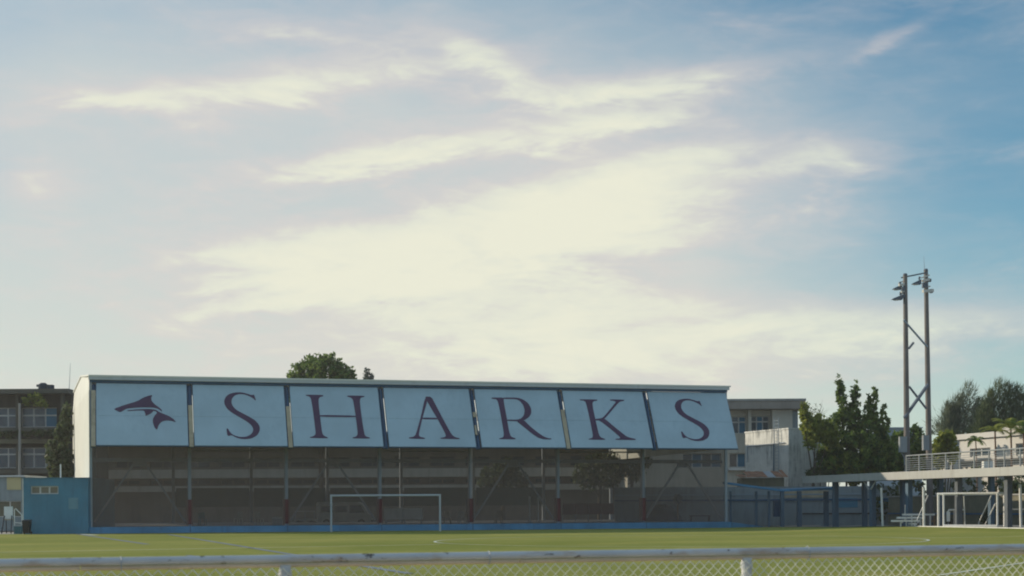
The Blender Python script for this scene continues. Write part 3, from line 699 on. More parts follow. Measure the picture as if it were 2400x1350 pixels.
# ------------------------------------------------------------------ raised covered walk on the right
def pz(t): return rise(*wk(t, -.2, 0).xy) + .03
mb = MB(); b0 = 0
for k in range(25):
    t = -2 + 2 * k; z = pz(t)
    mb.v += [wk(t, -.45, z), wk(t, 30, z)]
    if k: mb.f.append((2 * k - 2, 2 * k - 1, 2 * k + 1, 2 * k))
mb.build('pavement', M['paving'], kind='structure')
kb = MB()
for k in range(14): kb.fbox(wk, 15.5 + 2.2 * k, 15.5 + 2.2 * k + 2.17, -.62, -.46, .02, .235)
kb.build('kerb', M['white'], kind='structure')
o = empty('covered_walk', wk(0, 0, 0), 'covered walk with a thick pale slab roof on blue grey pillars', 'walkway')
for k in range(9):
    t0 = -.2 + 5 * k; MB().fbox(wk, t0, t0 + 4.985, -.02, .14, 3.28, 3.8).build('fascia_panel', M['slab'], o)
MB().fbox(wk, -.2, 44.8, .143, 3.4, 3.34, 3.76).build('roof_slab', M['soffit'], o)
for k, t in enumerate((3.6, 8.9, 13.6, 19.4, 24.6, 30)):
    c_ = MB().fbox(wk, t - .17, t + .17, .5, .84, 0, 3.338).build('pillar', M['postblue'] if k < 3 else M['pillar'], o)
    if t == 8.9:
        for s in (-1, 1): MB().beam(wk(t + s * .15, .45, 2.7), wk(t + s * .85, .45, 3.3), .08).build('bracket', M['fascia'], c_)
    MB().fbox(wk, t - .15, t + .15, 2.9, 3.2, 0, 3.338).build('pillar', M['postblue'], o)
rail = empty('terrace_railing', wk(14, .2, 3.8), 'pale metal railing on top of the covered walk roof', 'railing')
for k in range(20):
    t = 14 + 1.55 * k; MB().fbox(wk, t - .035, t + .035, .22, .29, 3.76, 4.82).build('post', M['box'], rail)
MB().tube([wk(13.95, .255, 4.85), wk(44, .255, 4.85)], .045, 8).build('top_rail', M['box'], rail)
for j in range(6): MB().tube([wk(14, .255, 3.95 + .14 * j), wk(44, .255, 3.95 + .14 * j)], .018, 6).build('bar', M['box'], rail)
# potted plant stand on the terrace
q = wk(22.3, .8, 3.8)
t = empty('white_planter', q, 'white planter box standing on the terrace', 'planter')
MB().box(q.x - .28, q.x + .28, q.y - .25, q.y + .25, 3.77, 4.22).build('planter_box', M['white'], t)
MB().box(q.x - .24, q.x + .24, q.y - .21, q.y + .21, 4.223, 4.25).build('soil', M['earth'], t)
# low blue canopy joining the court to the walk
o = empty('blue_canopy', at(1800, 1235, 112.5) * 1, 'low blue canopy on thin posts beside the sports hall', 'canopy')
p = [at(1706, 1130, 111.5), at(1834, 1147, 113), at(1965, 1142.5, 113.5)]
for a, b in ((p[0], p[1]), (p[1] + Vector((.01, 0, 0)), p[2])):
    MB().hexa([a + Vector((0, 0, -.16)), b + Vector((0, 0, -.16)), b + Vector((0, 2.6, -.1)), a + Vector((0, 2.6, -.1)), a, b, b + Vector((0, 2.6, .06)), a + Vector((0, 2.6, .06))]).build('roof_panel', M['plinth'], o)
for px, w in ((1712, .07), (1772, .09), (1802, .09), (1833, .14), (1873, .16), (1936, .17)):
    x, z = xz(px, 1152, 113.2); MB().box(x - w, x + w, 113.2 - w, 113.2 + w, 0, z + .02).build('post', M['postblue'], o)
q = at(1823, 1210, 114.2); MB().box(q.x - .3, q.x + .22, q.y - .3, q.y + .3, at(1823, 1211, 114.2).z, at(1823, 1174, 114.2).z).build('cabinet', M['frame'], o)

# ------------------------------------------------------------------ floodlight poles
QL, QR = at(2127, 1180, 106.0), at(2180, 1180, 107.5); QL.z = QR.z = 0
o = empty('floodlight_mast', QL, 'tall pair of timber poles carrying floodlights, cross braced together', 'floodlight')
tops = []
for q, px, py, nm in ((QL, 2121.5, 645, 0), (QR, 2170, 634, 1)):
    tp = at(px, py, q.y); tops.append(tp); k = 8
    MB().tube([q.lerp(tp, i / k) for i in range(k + 1)], [.24 - .09 * i / k for i in range(k + 1)], 14).build('pole', M['wood'], o, smooth=True, label=['left pole, its left side sunlit', 'right pole with a whip aerial'][nm])
    MB().tube([tp, tp + Vector((0, 0, .12))], [.17, .12], 12).build('pole_cap', M['lamp'], o)
def on(px, py, Y=106.4): return at(px, py, Y)
def bar(name, a, b, r, m_): return MB().beam(on(*a), on(*b), r).build(name, m_, o)
bar('top_bar', (2112, 651), (2172, 639), .09, M['lamp'])
bar('cross_brace', (2118, 750, 105.7), (2173, 813, 107.2), .10, M['steel'])
bar('cross_brace', (2130, 817, 106.2), (2141, 803, 106.5), .12, M['lamp'])
bar('cross_brace', (2131, 906, 106.3), (2171, 958, 107.2), .11, M['lamp'])
bar('cross_brace', (2120, 979, 105.7), (2175, 901, 107.1), .17, M['lamp'])
def box_px(name, px0, px1, py0, py1, Y, dep, m_, parent):
    a, b = at(px0, py1, Y), at(px1, py0, Y); return MB().box(a.x, b.x, Y, Y + dep, a.z, b.z).build(name, m_, parent)
b1 = box_px('switch_box', 2109.5, 2126, 1023, 1060, 105.3, .42, M['box'], o); b2 = box_px('switch_box', 2164.5, 2178, 1020, 1055, 106.8, .42, M['box'], o)
MB().tube([on(2113, 1060, 105.5), on(2119, 1072, 105.6), on(2121, 1090, 105.7)], .04, 6).build('conduit', M['box'], b1)
def flood(px, py, Y, sc_, sg=-1):
    """lamp head: sloping hood on a bracket; sg -1 throws to the left"""
    p = at(px, py, Y); s = sc_
    h = MB().hexa([p + Vector(v) for v in ((-.42 * s, -.22, -.14), (.2 * s, -.22, -.16), (.2 * s, .22, -.16), (-.42 * s, .22, -.14), (-.38 * s, -.2, -.08), (.22 * s, -.16, .2), (.22 * s, .16, .2), (-.38 * s, .2, -.08))]).build('lamp_head', M['lamp'], o)
    MB().beam(p + Vector((.1 * s, 0, .18)), p + Vector((.12 * s, 0, .4)), .1).build('neck', M['lamp'], h)
    MB().tube([p + Vector((-.15 * s, 0, -.19)), p + Vector((-.15 * s, 0, -.13))], .2, 12).build('lens', M['insul'], h)
flood(2106, 673.5, 106.2, 1); flood(2106, 697.5, 106.0, 1.15); flood(2151, 661.5, 107, 1)
for a, b, w in (((2107, 668, 105.8), (2124, 665.5, 106.0), .16), ((2106, 664, 106.2), (2126, 655, 106.3), .08), ((2112, 684, 105.8), (2124, 680.5, 106.0), .13), ((2109, 690, 106.2), (2122, 684, 106.2), .09),
                ((2162, 658.5, 107.1), (2178, 654.5, 107.3), .18), ((2163, 650, 107.2), (2178, 645, 107.4), .1), ((2163, 682.5, 107.0), (2187, 681, 107.3), .2), ((2167, 674, 107.2), (2180, 671, 107.3), .1), ((2154, 651.5, 107.2), (2166, 650, 107.3), .07)):
    bar('crossarm', a, b, w, M['insul'])
box_px('ballast_box', 2114, 2122, 672, 681, 105.75, .25, M['lamp'], o); box_px('ballast_box', 2113.5, 2121, 690, 698, 105.75, .25, M['lamp'], o)
box_px('ballast_box', 2163, 2175, 662, 674, 107.1, .3, M['lamp'], o); box_px('ballast_box', 2177, 2183, 653, 660, 107.4, .25, M['lamp'], o); box_px('ballast_box', 2180, 2187, 677, 686, 107.4, .25, M['box'], o)
MB().tube([on(2167, 634, 107.5), on(2165, 600, 107.5)], [.02, .008], 6).build('whip_aerial', M['steel'], o)

# ------------------------------------------------------------------ goals, bleachers and other field furniture
def goal(name, a, b, h, r, label, group=None, back=None, m_=None, base=False):
    a, b = Vector(a), Vector(b); o = empty(name, (a + b) / 2, label, 'goal', group); up = Vector((0, 0, h)); m_ = m_ or M['white']
    MB().tube([a, a + up], r, 10).build('post', m_, o, smooth=False); MB().tube([b, b + up], r, 10).build('post', m_, o)
    t = (b - a).normalized() * r; MB().tube([a + up - t, b + up + t], r, 10).build('crossbar', m_, o)
    if back is not None:
        for p in (a, b): MB().tube([p + up * .98, p + up * .9 + back * .4, p + back], r * .55, 8).build('stay', m_, o)
        MB().tube([a + back, b + back], r * .55, 8).build('crossbar', m_, o)
    if base: MB().beam(a + Vector((0, 0, .06)), b + Vector((0, 0, .06)), .14, .12).build('ground_bar', m_, o)
    return o
ga, gb = at(776.5, 1245, 99.6), at(1031.5, 1243.5, 99.9); ga.z = gb.z = 0
goal('football_goal', ga, gb, 2.42, .065, 'full size white goal standing before the sports hall front', 'goals', None, mat('goal_grey', (.42, .46, .48), .5, .06, 1))
YG = 93.5
def rg(px, Y): x, z = xz(px, 1236, Y); return Vector((x, Y, rise(x, Y) + .03))
a, b = rg(2212, 94.2), rg(2338, 92.0)
g1 = goal('training_goal', a, b, at(2212, 1157, 94.2).z - a.z, .065, 'white goal with slanting stays and a sunlit ground bar before the covered walk', 'goals', None, None, True)
for p0, p1, p2 in (((2323, 1161, 92.3), (2293.5, 1226, 94.5), (2294, 1235, 94.5)), ((2333, 1180, 92.2), (2309, 1229, 94.0), (2309.5, 1236, 94.0))):
    MB().tube([at(*p0), at(*p1), at(*p2)], .035, 8).build('stay', M['white'], g1)
MB().tube([at(2259, 1163, 93.4), at(2262, 1235, 94.4)], .035, 8).build('stay', M['white'], g1)
a, b = rg(2200, 95.2), rg(2355, 92.4)
goal('portable_goal', a, b, 2.05, .085, 'thick posted white goal standing behind the goal with stays', 'goals', None, None, False)
# small hurdle-like frame between
a = rg(2222, 95.0); o = empty('tubular_hurdle', a, 'low white tubular hurdle behind the goal with stays', 'hurdle')
MB().tube([at(2221, 1200, 95.0), at(2224, 1195, 95.0), at(2261, 1194.5, 95.0)], .05, 8).build('top_bar', M['white'], o)
MB().box(at(2219.5, 1200, 95).x, at(2226, 1200, 95).x, 94.95, 95.1, at(2222, 1222, 95).z, at(2222, 1199, 95).z).build('plate', M['white'], o)
for px in (2222.5, 2236, 2260): MB().tube([at(px, 1235, 95.02), at(px, 1197, 95.02)], .028, 8).build('leg', M['box'], o)
# tall white post by the bleachers
q = rg(2165.5, 95.8); MB().tube([q, at(2164.5, 1142, 95.8)], .08, 10).build('white_post', M['white'], label='tall white post in front of the bleachers', cat='post')
q = rg(2068, 100.2); MB().tube([at(2069, 1233, 100.2), at(2065.5, 1143, 100.2)], .075, 10).build('slim_post', M['white'], label='leaning slim white post left of the bleachers', cat='post')
q = rg(2393, 89.5); MB().tube([q, at(2391, 1135, 89.5)], .08, 10).build('pale_post', M['white'], label='rightmost pale post at the picture edge', cat='post')
# fence rail at far right
o = empty('low_rail', rg(2375, 92), 'low tubular rail right of the white goals', 'railing')
MB().tube([at(2352, 1194, 92.5), at(2440, 1193.5, 91)], .035, 8).build('top_rail', M['box'], o)
for px in (2367, 2412): MB().tube([at(px, 1234, 92.2), at(px, 1195, 92.2)], .03, 8).build('post', M['box'], o)
# bleachers
q = rg(2125, 97.2); o = empty('bleachers', q, 'small white three row bleachers with a slanting handrail', 'bleachers')
for a, b, y, Y in ((2089, 2154, 1221, 96.8), (2102, 2167, 1213.7, 97.4), (2115, 2190, 1206.3, 98.0)):
    p0, p1 = at(a, y, Y), at(b, y, Y); MB().box(p0.x, p1.x, Y - .14, Y + .14, p0.z - .06, p0.z + .06).build('plank', M['white'], o)
    for px in (a + 22, b - 10):
        p = at(px, y, Y); MB().box(p.x - .04, p.x + .04, Y - .04, Y + .04, rise(p.x, Y), p.z - .062).build('leg', M['white'], o)
for px in (2113, 2150): MB().beam(at(px, 1226, 96.9), at(px + 13, 1212, 98.0), .06).build('stringer', M['white'], o)
MB().tube([at(2148, 1222, 96.7), at(2160, 1195, 97.2), at(2175, 1161, 97.9)], .035, 8).build('handrail', M['white'], o)
MB().tube([at(2121, 1205, 98.2), at(2121.5, 1183, 98.2)], .025, 8).build('upright', M['white'], o)
MB().box(at(2132, 1229, 97.1).x, at(2146, 1229, 97.1).x, 96.8, 97.5, at(2132, 1230, 97.1).z, at(2132, 1225.5, 97.1).z).build('foot_board', M['white'], o)
p = at(2185, 1232, 98.9); o = empty('timber_stand', p, 'brown timber stand right of the bleachers', 'stand')
for dx in (-.12, .14):
    MB().box(p.x + dx - .045, p.x + dx + .045, p.y - .05, p.y + .05, rise(p.x, p.y), at(2185, 1210, 98.9).z).build('leg', M['timber'], o)
z = at(2185, 1221, 98.9).z; MB().box(p.x - .2, p.x + .22, p.y - .04, p.y + .04, z - .05, z + .05).build('crosspiece', M['timber'], o)

# ------------------------------------------------------------------ inside and behind the court
FZ = .43
def inside(px, d):
    p = fac(fac_s(px, d), d, FZ); return p
def chair(px, d, label, m_, turn=0.0):
    p = inside(px, d); o = empty('plastic_chair', p, label, 'chair', 'chairs inside the hall')
    c, s = math.cos(turn), math.sin(turn)
    def fr(a, b, z): return p + Vector((a * c - b * s, a * s + b * c, z))
    MB().fbox(fr, -.24, .24, -.23, .22, .42, .46).build('seat', m_, o)
    MB().hexa([fr(-.24, .2, .48), fr(.24, .2, .48), fr(.24, .24, .48), fr(-.24, .24, .48), fr(-.22, .3, .92), fr(.22, .3, .92), fr(.22, .33, .92), fr(-.22, .33, .92)]).build('backrest', m_, o)
    for a in (-.21, .21):
        for b in (-.2, .2): MB().beam(fr(a, b, .42), fr(a * 1.12, b * 1.12, 0), .05).build('leg', m_, o)
chair(474, -5, 'teal chair near the first maroon padded column, inside the hall', M['teal'], .5)
chair(558, -6, 'pale chair midway along the second bay inside the hall', M['chair'], -.4)
chair(607, -5, 'tall pale chair right of centre in the second bay inside the hall', M['chair'], 2.8)
chair(1048, -5, 'tan chair right of the large goal, inside the hall', M['tan'], .2)
chair(1083, -4, 'whitish chair just left of the fourth maroon padded column', M['chair'], .3)
chair(1168, -5, 'olive chair right of the fourth maroon padded column', M['olive'], -.3)
p = inside(650, -3); o = empty('cool_box', p, 'pale blue cool box beside the second maroon padded column', 'cool box')
MB().box(p.x - .34, p.x + .34, p.y - .25, p.y + .25, FZ, FZ + .46).build('box_body', M['steel'], o); MB().box(p.x - .36, p.x + .36, p.y - .27, p.y + .27, FZ + .465, FZ + .55).build('lid', M['white'], o)
p = inside(945, -6); o = empty('white_cabinet', p, 'wide white cabinet on short legs seen through the large goal', 'cabinet')
MB().box(p.x - 1.4, p.x - .01, p.y - .35, p.y + .35, FZ + .3, FZ + 1.12).build('cabinet_unit', M['white'], o); MB().box(p.x + .01, p.x + 1.4, p.y - .35, p.y + .35, FZ + .3, FZ + 1.12).build('cabinet_unit', M['white'], o)
for dx in (-1.3, -.1, .1, 1.3):
    for dy in (-.28, .28): MB().box(p.x + dx - .04, p.x + dx + .04, p.y + dy - .04, p.y + dy + .04, FZ, FZ + .298).build('leg', M['steel'], o)
# two slim white court posts
for px, lb in ((1241, 'left of two slim white poles standing in the fifth bay'), (1261, 'right of two slim white poles standing in the fifth bay')):
    p = inside(px, -3); o = empty('court_post', p, lb, 'pole', 'slim poles inside the hall')
    MB().tube([p, p + Vector((0, 0, 1.95))], .045, 8).build('shaft', M['white'], o); MB().tube([p, p + Vector((0, 0, .1))], [.3, .22], 12).build('base', M['steel'], o)
# maroon barrier of the sixth bay
p0, p1 = inside(1318, -7), inside(1438, -7); o = empty('maroon_barrier', (p0 + p1) / 2, 'long maroon padded barrier in the sixth bay of the hall', 'barrier')
for k in range(4): 
    a, b = p0.lerp(p1, k / 4 + .004), p0.lerp(p1, (k + 1) / 4 - .004); MB().beam(a + Vector((0, 0, 1.0)), b + Vector((0, 0, 1.0)), .2, .85).build('pad', M['pad'], o)
for k in range(5): a = p0.lerp(p1, k / 4); MB().tube([a + Vector((0, .2, 0)), a + Vector((0, .2, 1.4))], .04, 8).build('post', M['inner'], o)
# fan on a stand
p = inside(1588, -6); o = empty('pedestal_fan', p, 'dark oval pedestal fan in the last bay of the hall', 'fan')
MB().tube([p, p + Vector((0, 0, .08))], [.42, .35], 14).build('base', M['dark'], o)
MB().tube([p, p + Vector((0, 0, 1.5))], .05, 8).build('stand', M['timber'], o)
c_ = p + Vector((0, 0, 1.72)); nn = Vector((.75, -.66, 0)).normalized()
MB().tube([c_ - nn * .1, c_ + nn * .14], [.42, .38], 18).build('cage', M['dark'], o)
MB().tube([c_ - nn * .38, c_ - nn * .1], [.1, .16], 12).build('motor', M['dark'], o)
# covered stack
p = inside(1552, -8); o = empty('covered_stack', p, 'dark tarpaulin covered heap in the last bay of the hall', 'covered stack')
mb = MB(); n, m_ = 16, 5
for j in range(m_ + 1):
    for k in range(n):
        th = 2 * math.pi * k / n; rr = (1.5 - .18 * j - (.9 if j == m_ else 0)) * (1 + .12 * math.sin(3 * th + j) + .05 * math.sin(7 * th))
        mb.v.append(p + Vector((rr * math.cos(th), .7 * rr * math.sin(th), [0, .3, .65, .95, 1.15, 1.22][j] * (1 + .12 * math.sin(2 * th)))))
for j in range(m_):
    for k in range(n): mb.f.append((j * n + k, j * n + (k + 1) % n, (j + 1) * n + (k + 1) % n, (j + 1) * n + k))
mb.f.append(tuple(m_ * n + k for k in range(n))); mb.build('tarpaulin', M['dark'], o, smooth=True)
MB().box(p.x - .9, p.x + .9, p.y - .4, p.y + .4, FZ, FZ + .5).build('pallet', M['timber'], o)
p = inside(1640, -5); o = empty('dark_bench', p, 'low dark bench near the right end of the hall', 'bench')
MB().box(p.x - .8, p.x + .8, p.y - .2, p.y + .2, FZ + .38, FZ + .45).build('seat', M['dark'], o)
for dx in (-.7, .7): MB().box(p.x + dx - .05, p.x + dx + .05, p.y - .18, p.y + .18, FZ, FZ + .378).build('leg', M['dark'], o)
# parked van behind the court
Y = 127.0; xa, xb = xz(745, 1200, Y)[0], xz(873, 1200, Y)[0]
o = empty('parked_van', ((xa + xb) / 2, Y, 0), 'white van parked behind the hall, seen through the large goal', 'van')
prof = [(xa, .42), (xb, .42), (xb, 1.0), (xb - .28, 1.15), (xb - .85, 2.0), (xb - 1.1, 2.08), (xa + .1, 2.1), (xa, 2.0)]
MB().prism([(x, Y - .9, z) for x, z in prof], (0, 1.8, 0)).build('body', M['white'], o)
for x in (xa + .85, xb - .85): 
    w = MB().tube([(x, Y - .93, .34), (x, Y - .7, .34)], .34, 16).build('wheel', M['tyre'], o); MB().tube([(x, Y - .95, .34), (x, Y - .935, .34)], .18, 12).build('rim', M['steel'], w)
    MB().tube([(x, Y + .7, .34), (x, Y + .93, .34)], .34, 16).build('wheel', M['tyre'], o)
for a, b in ((.35, 1.4), (1.55, 2.6)): MB().box(xa + a, xa + b, Y - .915, Y - .902, 1.25, 1.8).build('window', M['glass'], o)
MB().prism([(xb - 1.85, Y - .915, 1.2), (xb - .55, Y - .915, 1.2), (xb - .95, Y - .915, 1.85), (xb - 1.85, Y - .915, 1.85)], (0, .012, 0)).build('window', M['glass'], o)
MB().box(xb - .03, xb + .06, Y - .92, Y + .92, .42, .62).build('bumper', M['dark'], o)
MB().box(xb - .02, xb + .03, Y - .8, Y - .5, .72, .9).build('headlight', M['glass'], o)
# low trailer left of it
Y = 124.5; xa, xb = xz(692, 1200, Y)[0], xz(742, 1200, Y)[0]
o = empty('flat_cart', ((xa + xb) / 2, Y, 0), 'low pale cart with rails left of the parked van', 'cart')
MB().box(xa, xb, Y - .6, Y + .6, .55, .7).build('deck', M['white'], o)
for x in (xa + .1, (xa + xb) / 2, xb - .1): MB().box(x - .03, x + .03, Y - .58, Y - .52, .703, 1.3).build('upright', M['steel'], o)
MB().box(xa + .05, xb - .05, Y - .585, Y - .515, 1.303, 1.38).build('rail', M['white'], o)
for x in (xa + .35, xb - .35): MB().tube([(x, Y - .66, .3), (x, Y - .5, .3)], .3, 14).build('wheel', M['tyre'], o); MB().tube([(x, Y + .5, .3), (x, Y + .66, .3)], .3, 14).build('wheel', M['tyre'], o)

# ------------------------------------------------------------------ vegetation
def rv(r): 
    while True:
        v = Vector((r.uniform(-1, 1), r.uniform(-1, 1), r.uniform(-1, 1)))
        if .02 < v.length < 1: return v
def leaf_quad(mb, p, size, r, squash=.55):
    a = rv(r).normalized(); b = a.cross(rv(r).normalized())
    if b.length < 1e-3: return
    b.normalize(); s = size * r.uniform(.6, 1.25); a *= s; b *= s * squash
    k = len(mb.v); mb.v += [p - a, p + b * .9 - a * .1, p + a, p - b * .9 - a * .1]; mb.f.append((k, k + 1, k + 2, k + 3))
def crown(blobs, n, size, r, clump=.28, per=16, shell=.55):
    """leaf clumps spread through a set of ellipsoids (centre, radii)"""
    mb = MB(); w = [b[1][0] * b[1][1] * b[1][2] for b in blobs]; cum = []; t = 0
    w = [x ** .6 for x in w]
    for x in w: t += x; cum.append(t)
    while len(mb.f) < n:
        u = r.uniform(0, t); i = next(k for k, c in enumerate(cum) if u <= c); c, R = blobs[i]
        d = rv(r).normalized() * (r.uniform(shell, 1.0) ** .6 if r.random() < .8 else r.uniform(.1, 1))
        p = Vector((c[0] + d.x * R[0], c[1] + d.y * R[1], c[2] + d.z * R[2]))
        cr2 = clump * r.uniform(.6, 1.5)
        for _ in range(int(per * r.uniform(.5, 1.3))):
            leaf_quad(mb, p + rv(r) * cr2, size, r)
    return mb
def limbs(base, tips, r0, r, m_=None, trunk_h=.45):
    mb = MB(); top = sum((Vector(t) for t in tips), Vector()) / len(tips); fork = Vector(base).lerp(top, trunk_h)
    fork.z = base[2] + (top.z - base[2]) * trunk_h
    mb.tube([base, Vector(base).lerp(fork, .5) + Vector((r.uniform(-.1, .1), 0, 0)), fork], [r0, r0 * .85, r0 * .7], 8)
    for t in tips:
        t = Vector(t); mid = fork.lerp(t, .5) + rv(r) * .25; mb.tube([fork - Vector((0, 0, .1)), mid, t], [r0 * .5, r0 * .3, r0 * .08], 6)
    return mb
def tree(name, label, base, blobs, n, size, lm, r0, seed, group='trees', cat='tree', spires=None, **k):
    r = random.Random(seed); o = empty(name, base, label, cat, group)
    mb = crown(blobs, n, size, r, **k)
    if spires:                                             # finer clumps for the pointed tops
        m2 = crown(spires, int(n * .55), size * .85, r, clump=.15, per=11, shell=.3); b0 = len(mb.v); mb.v += m2.v; mb.f += [tuple(b0 + i for i in f) for f in m2.f]
    mb.build('crown', lm, o)
    tips = [Vector(b[0]) + Vector((0, 0, b[1][2] * .4)) for b in blobs[:7]]
    limbs(base, tips, r0, r).build('trunk', M['bark'], o); return o
def B(px, py, rx, ry, Y, dy=None): 
    p = at(px, py, Y); k = Y / F; return ((p.x, p.y, p.z), (rx * k, (dy if dy else rx * k * .8), ry * k))
# round tree behind the hall roof
Yt = 150; base = at(752, 1200, Yt); base.z = 0
tree('round_tree', 'round topped green tree rising behind the hall roof', base,
     [B(752, 885, 74, 48, Yt), B(712, 880, 38, 34, Yt), B(795, 880, 38, 36, Yt), B(760, 857, 44, 26, Yt), B(735, 868, 36, 28, Yt), B(690, 893, 20, 22, Yt), B(818, 893, 18, 24, Yt), B(752, 930, 70, 40, Yt)],
     8500, .22, LEAF['mid'], .3, 3, clump=.36, per=26)
Yt = 175; base = at(862, 1200, Yt); base.z = 0
tree('small_conifer', 'small grey pointed conifer tip peeking over the hall roof', base, [B(858, 880, 5, 20, Yt), B(866, 884, 5, 20, Yt), B(862, 905, 12, 30, Yt), B(871, 888, 4, 12, Yt)], 900, .16, LEAF['blue'], .15, 5, clump=.22, per=8)
# big spired tree on the right
Yt = 121.5; base = at(1995, 1200, Yt); base.z = 0
spires = [(1967, 880, 14, 8), (2007, 893, 14, 8), (2050, 912, 13, 8), (2036, 918, 10, 7), (2073, 938, 11, 9), (2080, 978, 12, 9), (1947, 985, 14, 10), (2095, 1010, 14, 10)]
bl = [B(1998, 1050, 68, 48, Yt), B(2035, 1020, 36, 44, Yt), B(1972, 1005, 22, 44, Yt), B(2062, 1065, 42, 42, Yt), B(1955, 1072, 42, 34, Yt), B(2006, 985, 20, 28, Yt), B(2000, 1092, 88, 28, Yt)]
sp_ = []
for px, py, w, _ in spires:
    for k in range(7): sp_.append(B(px + k * (1.5 if px < 2000 else -1.5), py + 6 + k * 13, w * (.36 + .17 * k), 11, Yt))
tree('spired_tree', 'big green tree with several pointed tops left of the floodlight poles', base, bl, 13000, .19, LEAF['mid'], .32, 11, spires=sp_, clump=.34, per=28)
Yt = 120.0; base = at(1903, 1200, Yt); base.z = 0
tree('slim_tree', 'slim yellow green tree in front of the streaked tower wall', base, [B(1905, 1005, 22, 30, Yt), B(1885, 965, 9, 22, Yt), B(1930, 1010, 22, 25, Yt), B(1900, 1032, 16, 16, Yt), B(1945, 1025, 22, 26, Yt), B(1882, 985, 8, 16, Yt), B(1918, 985, 12, 14, Yt)], 2600, .2, LEAF['yellow'], .13, 13, clump=.24, per=10)
Yt = 120.3
def shrub(name, label, px, py, bl, n, size, lm, Yt, seed, cat='shrub', group='shrubs', **k):
    base = at(px, py, Yt); r = random.Random(seed); o = empty(name, base, label, cat, group)
    crown(bl, n, size, r, **k).build('foliage', lm, o)
    mb = MB()
    for b in bl[:5]: mb.tube([base, base.lerp(Vector(b[0]), .6) + rv(r) * .1, b[0]], [.06, .045, .02], 6)
    mb.build('stems', M['bark'], o); return o
shrub('sunlit_shrub', 'sunlit yellow green shrub growing over the left end of the slab roof', 1985, 1235, [B(1985, 1092, 28, 20, Yt), B(1955, 1085, 16, 10, Yt), B(2012, 1100, 18, 14, Yt), B(1982, 1075, 10, 10, Yt), B(1938, 1086, 7, 7, Yt), B(1990, 1120, 40, 20, Yt)], 1700, .18, LEAF['yellow'], Yt, 17, clump=.2)
shrub('dark_shrub', 'dark low shrub at the foot of the streaked tower', 1925, 1235, [B(1922, 1104, 24, 10, Yt), B(1905, 1108, 12, 7, Yt), B(1945, 1112, 20, 12, Yt)], 900, .18, LEAF['dark'], Yt, 19, clump=.2)
Yt = 125
base = at(2105, 1200, Yt); base.z = 0
tree('leafy_tree', 'leafy tree between the two floodlight poles at terrace height', base, [B(2110, 1045, 26, 35, Yt), B(2150, 1040, 26, 32, Yt), B(2145, 1010, 12, 14, Yt), B(2155, 1080, 40, 30, Yt), B(2105, 1085, 30, 30, Yt), B(2180, 1070, 30, 26, Yt)], 3600, .22, LEAF['mid'], .16, 23, clump=.28)
Yt = 114
shrub('terrace_bush', 'bright green bush beside the white house', 2215, 1235, [B(2205, 1045, 16, 34, Yt), B(2225, 1030, 14, 20, Yt), B(2198, 1075, 12, 30, Yt), B(2235, 1060, 10, 24, Yt), B(2215, 1020, 12, 10, Yt)], 2200, .19, LEAF['yellow'], Yt, 29, clump=.22)
# wispy casuarinas
def casuarina(label, spikes, n, Yt, seed, lm):
    r = random.Random(seed); px0 = sum(s[0] for s in spikes) / len(spikes); base = at(px0, 1200, Yt); base.z = 0
    o = empty('casuarina_tree', base, label, 'tree', 'casuarinas'); mb = MB(); tips = []
    for px, top, bot, wid, lean in spikes:
        tips.append(at(px - lean * .3, top + (bot - top) * .35, Yt))
        for _ in range(n):
            f = r.random() ** .7; y = top + (bot - top) * f
            x = px - lean * f + r.gauss(0, 1) * wid * (.2 + .8 * f) * .5
            p = at(x, y, Yt + r.uniform(-1.5, 1.5) * (.2 + f)); L = r.uniform(.35, .8)
            sx = (x - (px - lean * f)) / max(wid, 1); d = Vector((sx * .9 + .28 + r.uniform(-.25, .25), r.uniform(-.4, .4), .9 + r.uniform(-.5, .2))).normalized()
            sd = d.cross(rv(r)).normalized() * r.uniform(.016, .04); k = len(mb.v)
            mb.v += [p - sd, p + sd, p + d * L]; mb.f.append((k, k + 1, k + 2))
    mb.build('crown', lm, o); limbs(base, tips, .22, r).build('trunk', M['bark'], o)
casuarina('pale wispy casuarina tree left of the darker one', [(2270, 898, 1020, 62, 18), (2235, 950, 1020, 40, 15), (2218, 945, 1010, 18, -12), (2295, 935, 1020, 40, 10), (2250, 925, 1020, 50, 18)], 1500, 140, 31, LEAF['grey'])
casuarina('darker wispy casuarina tree at the right picture edge', [(2345, 891, 1030, 60, 10), (2322, 915, 1030, 40, 10), (2385, 905, 1030, 45, -5), (2312, 940, 1030, 30, 8), (2410, 915, 1040, 60, -10), (2365, 900, 1030, 45, 0)], 1900, 134, 37, LEAF['dark'])
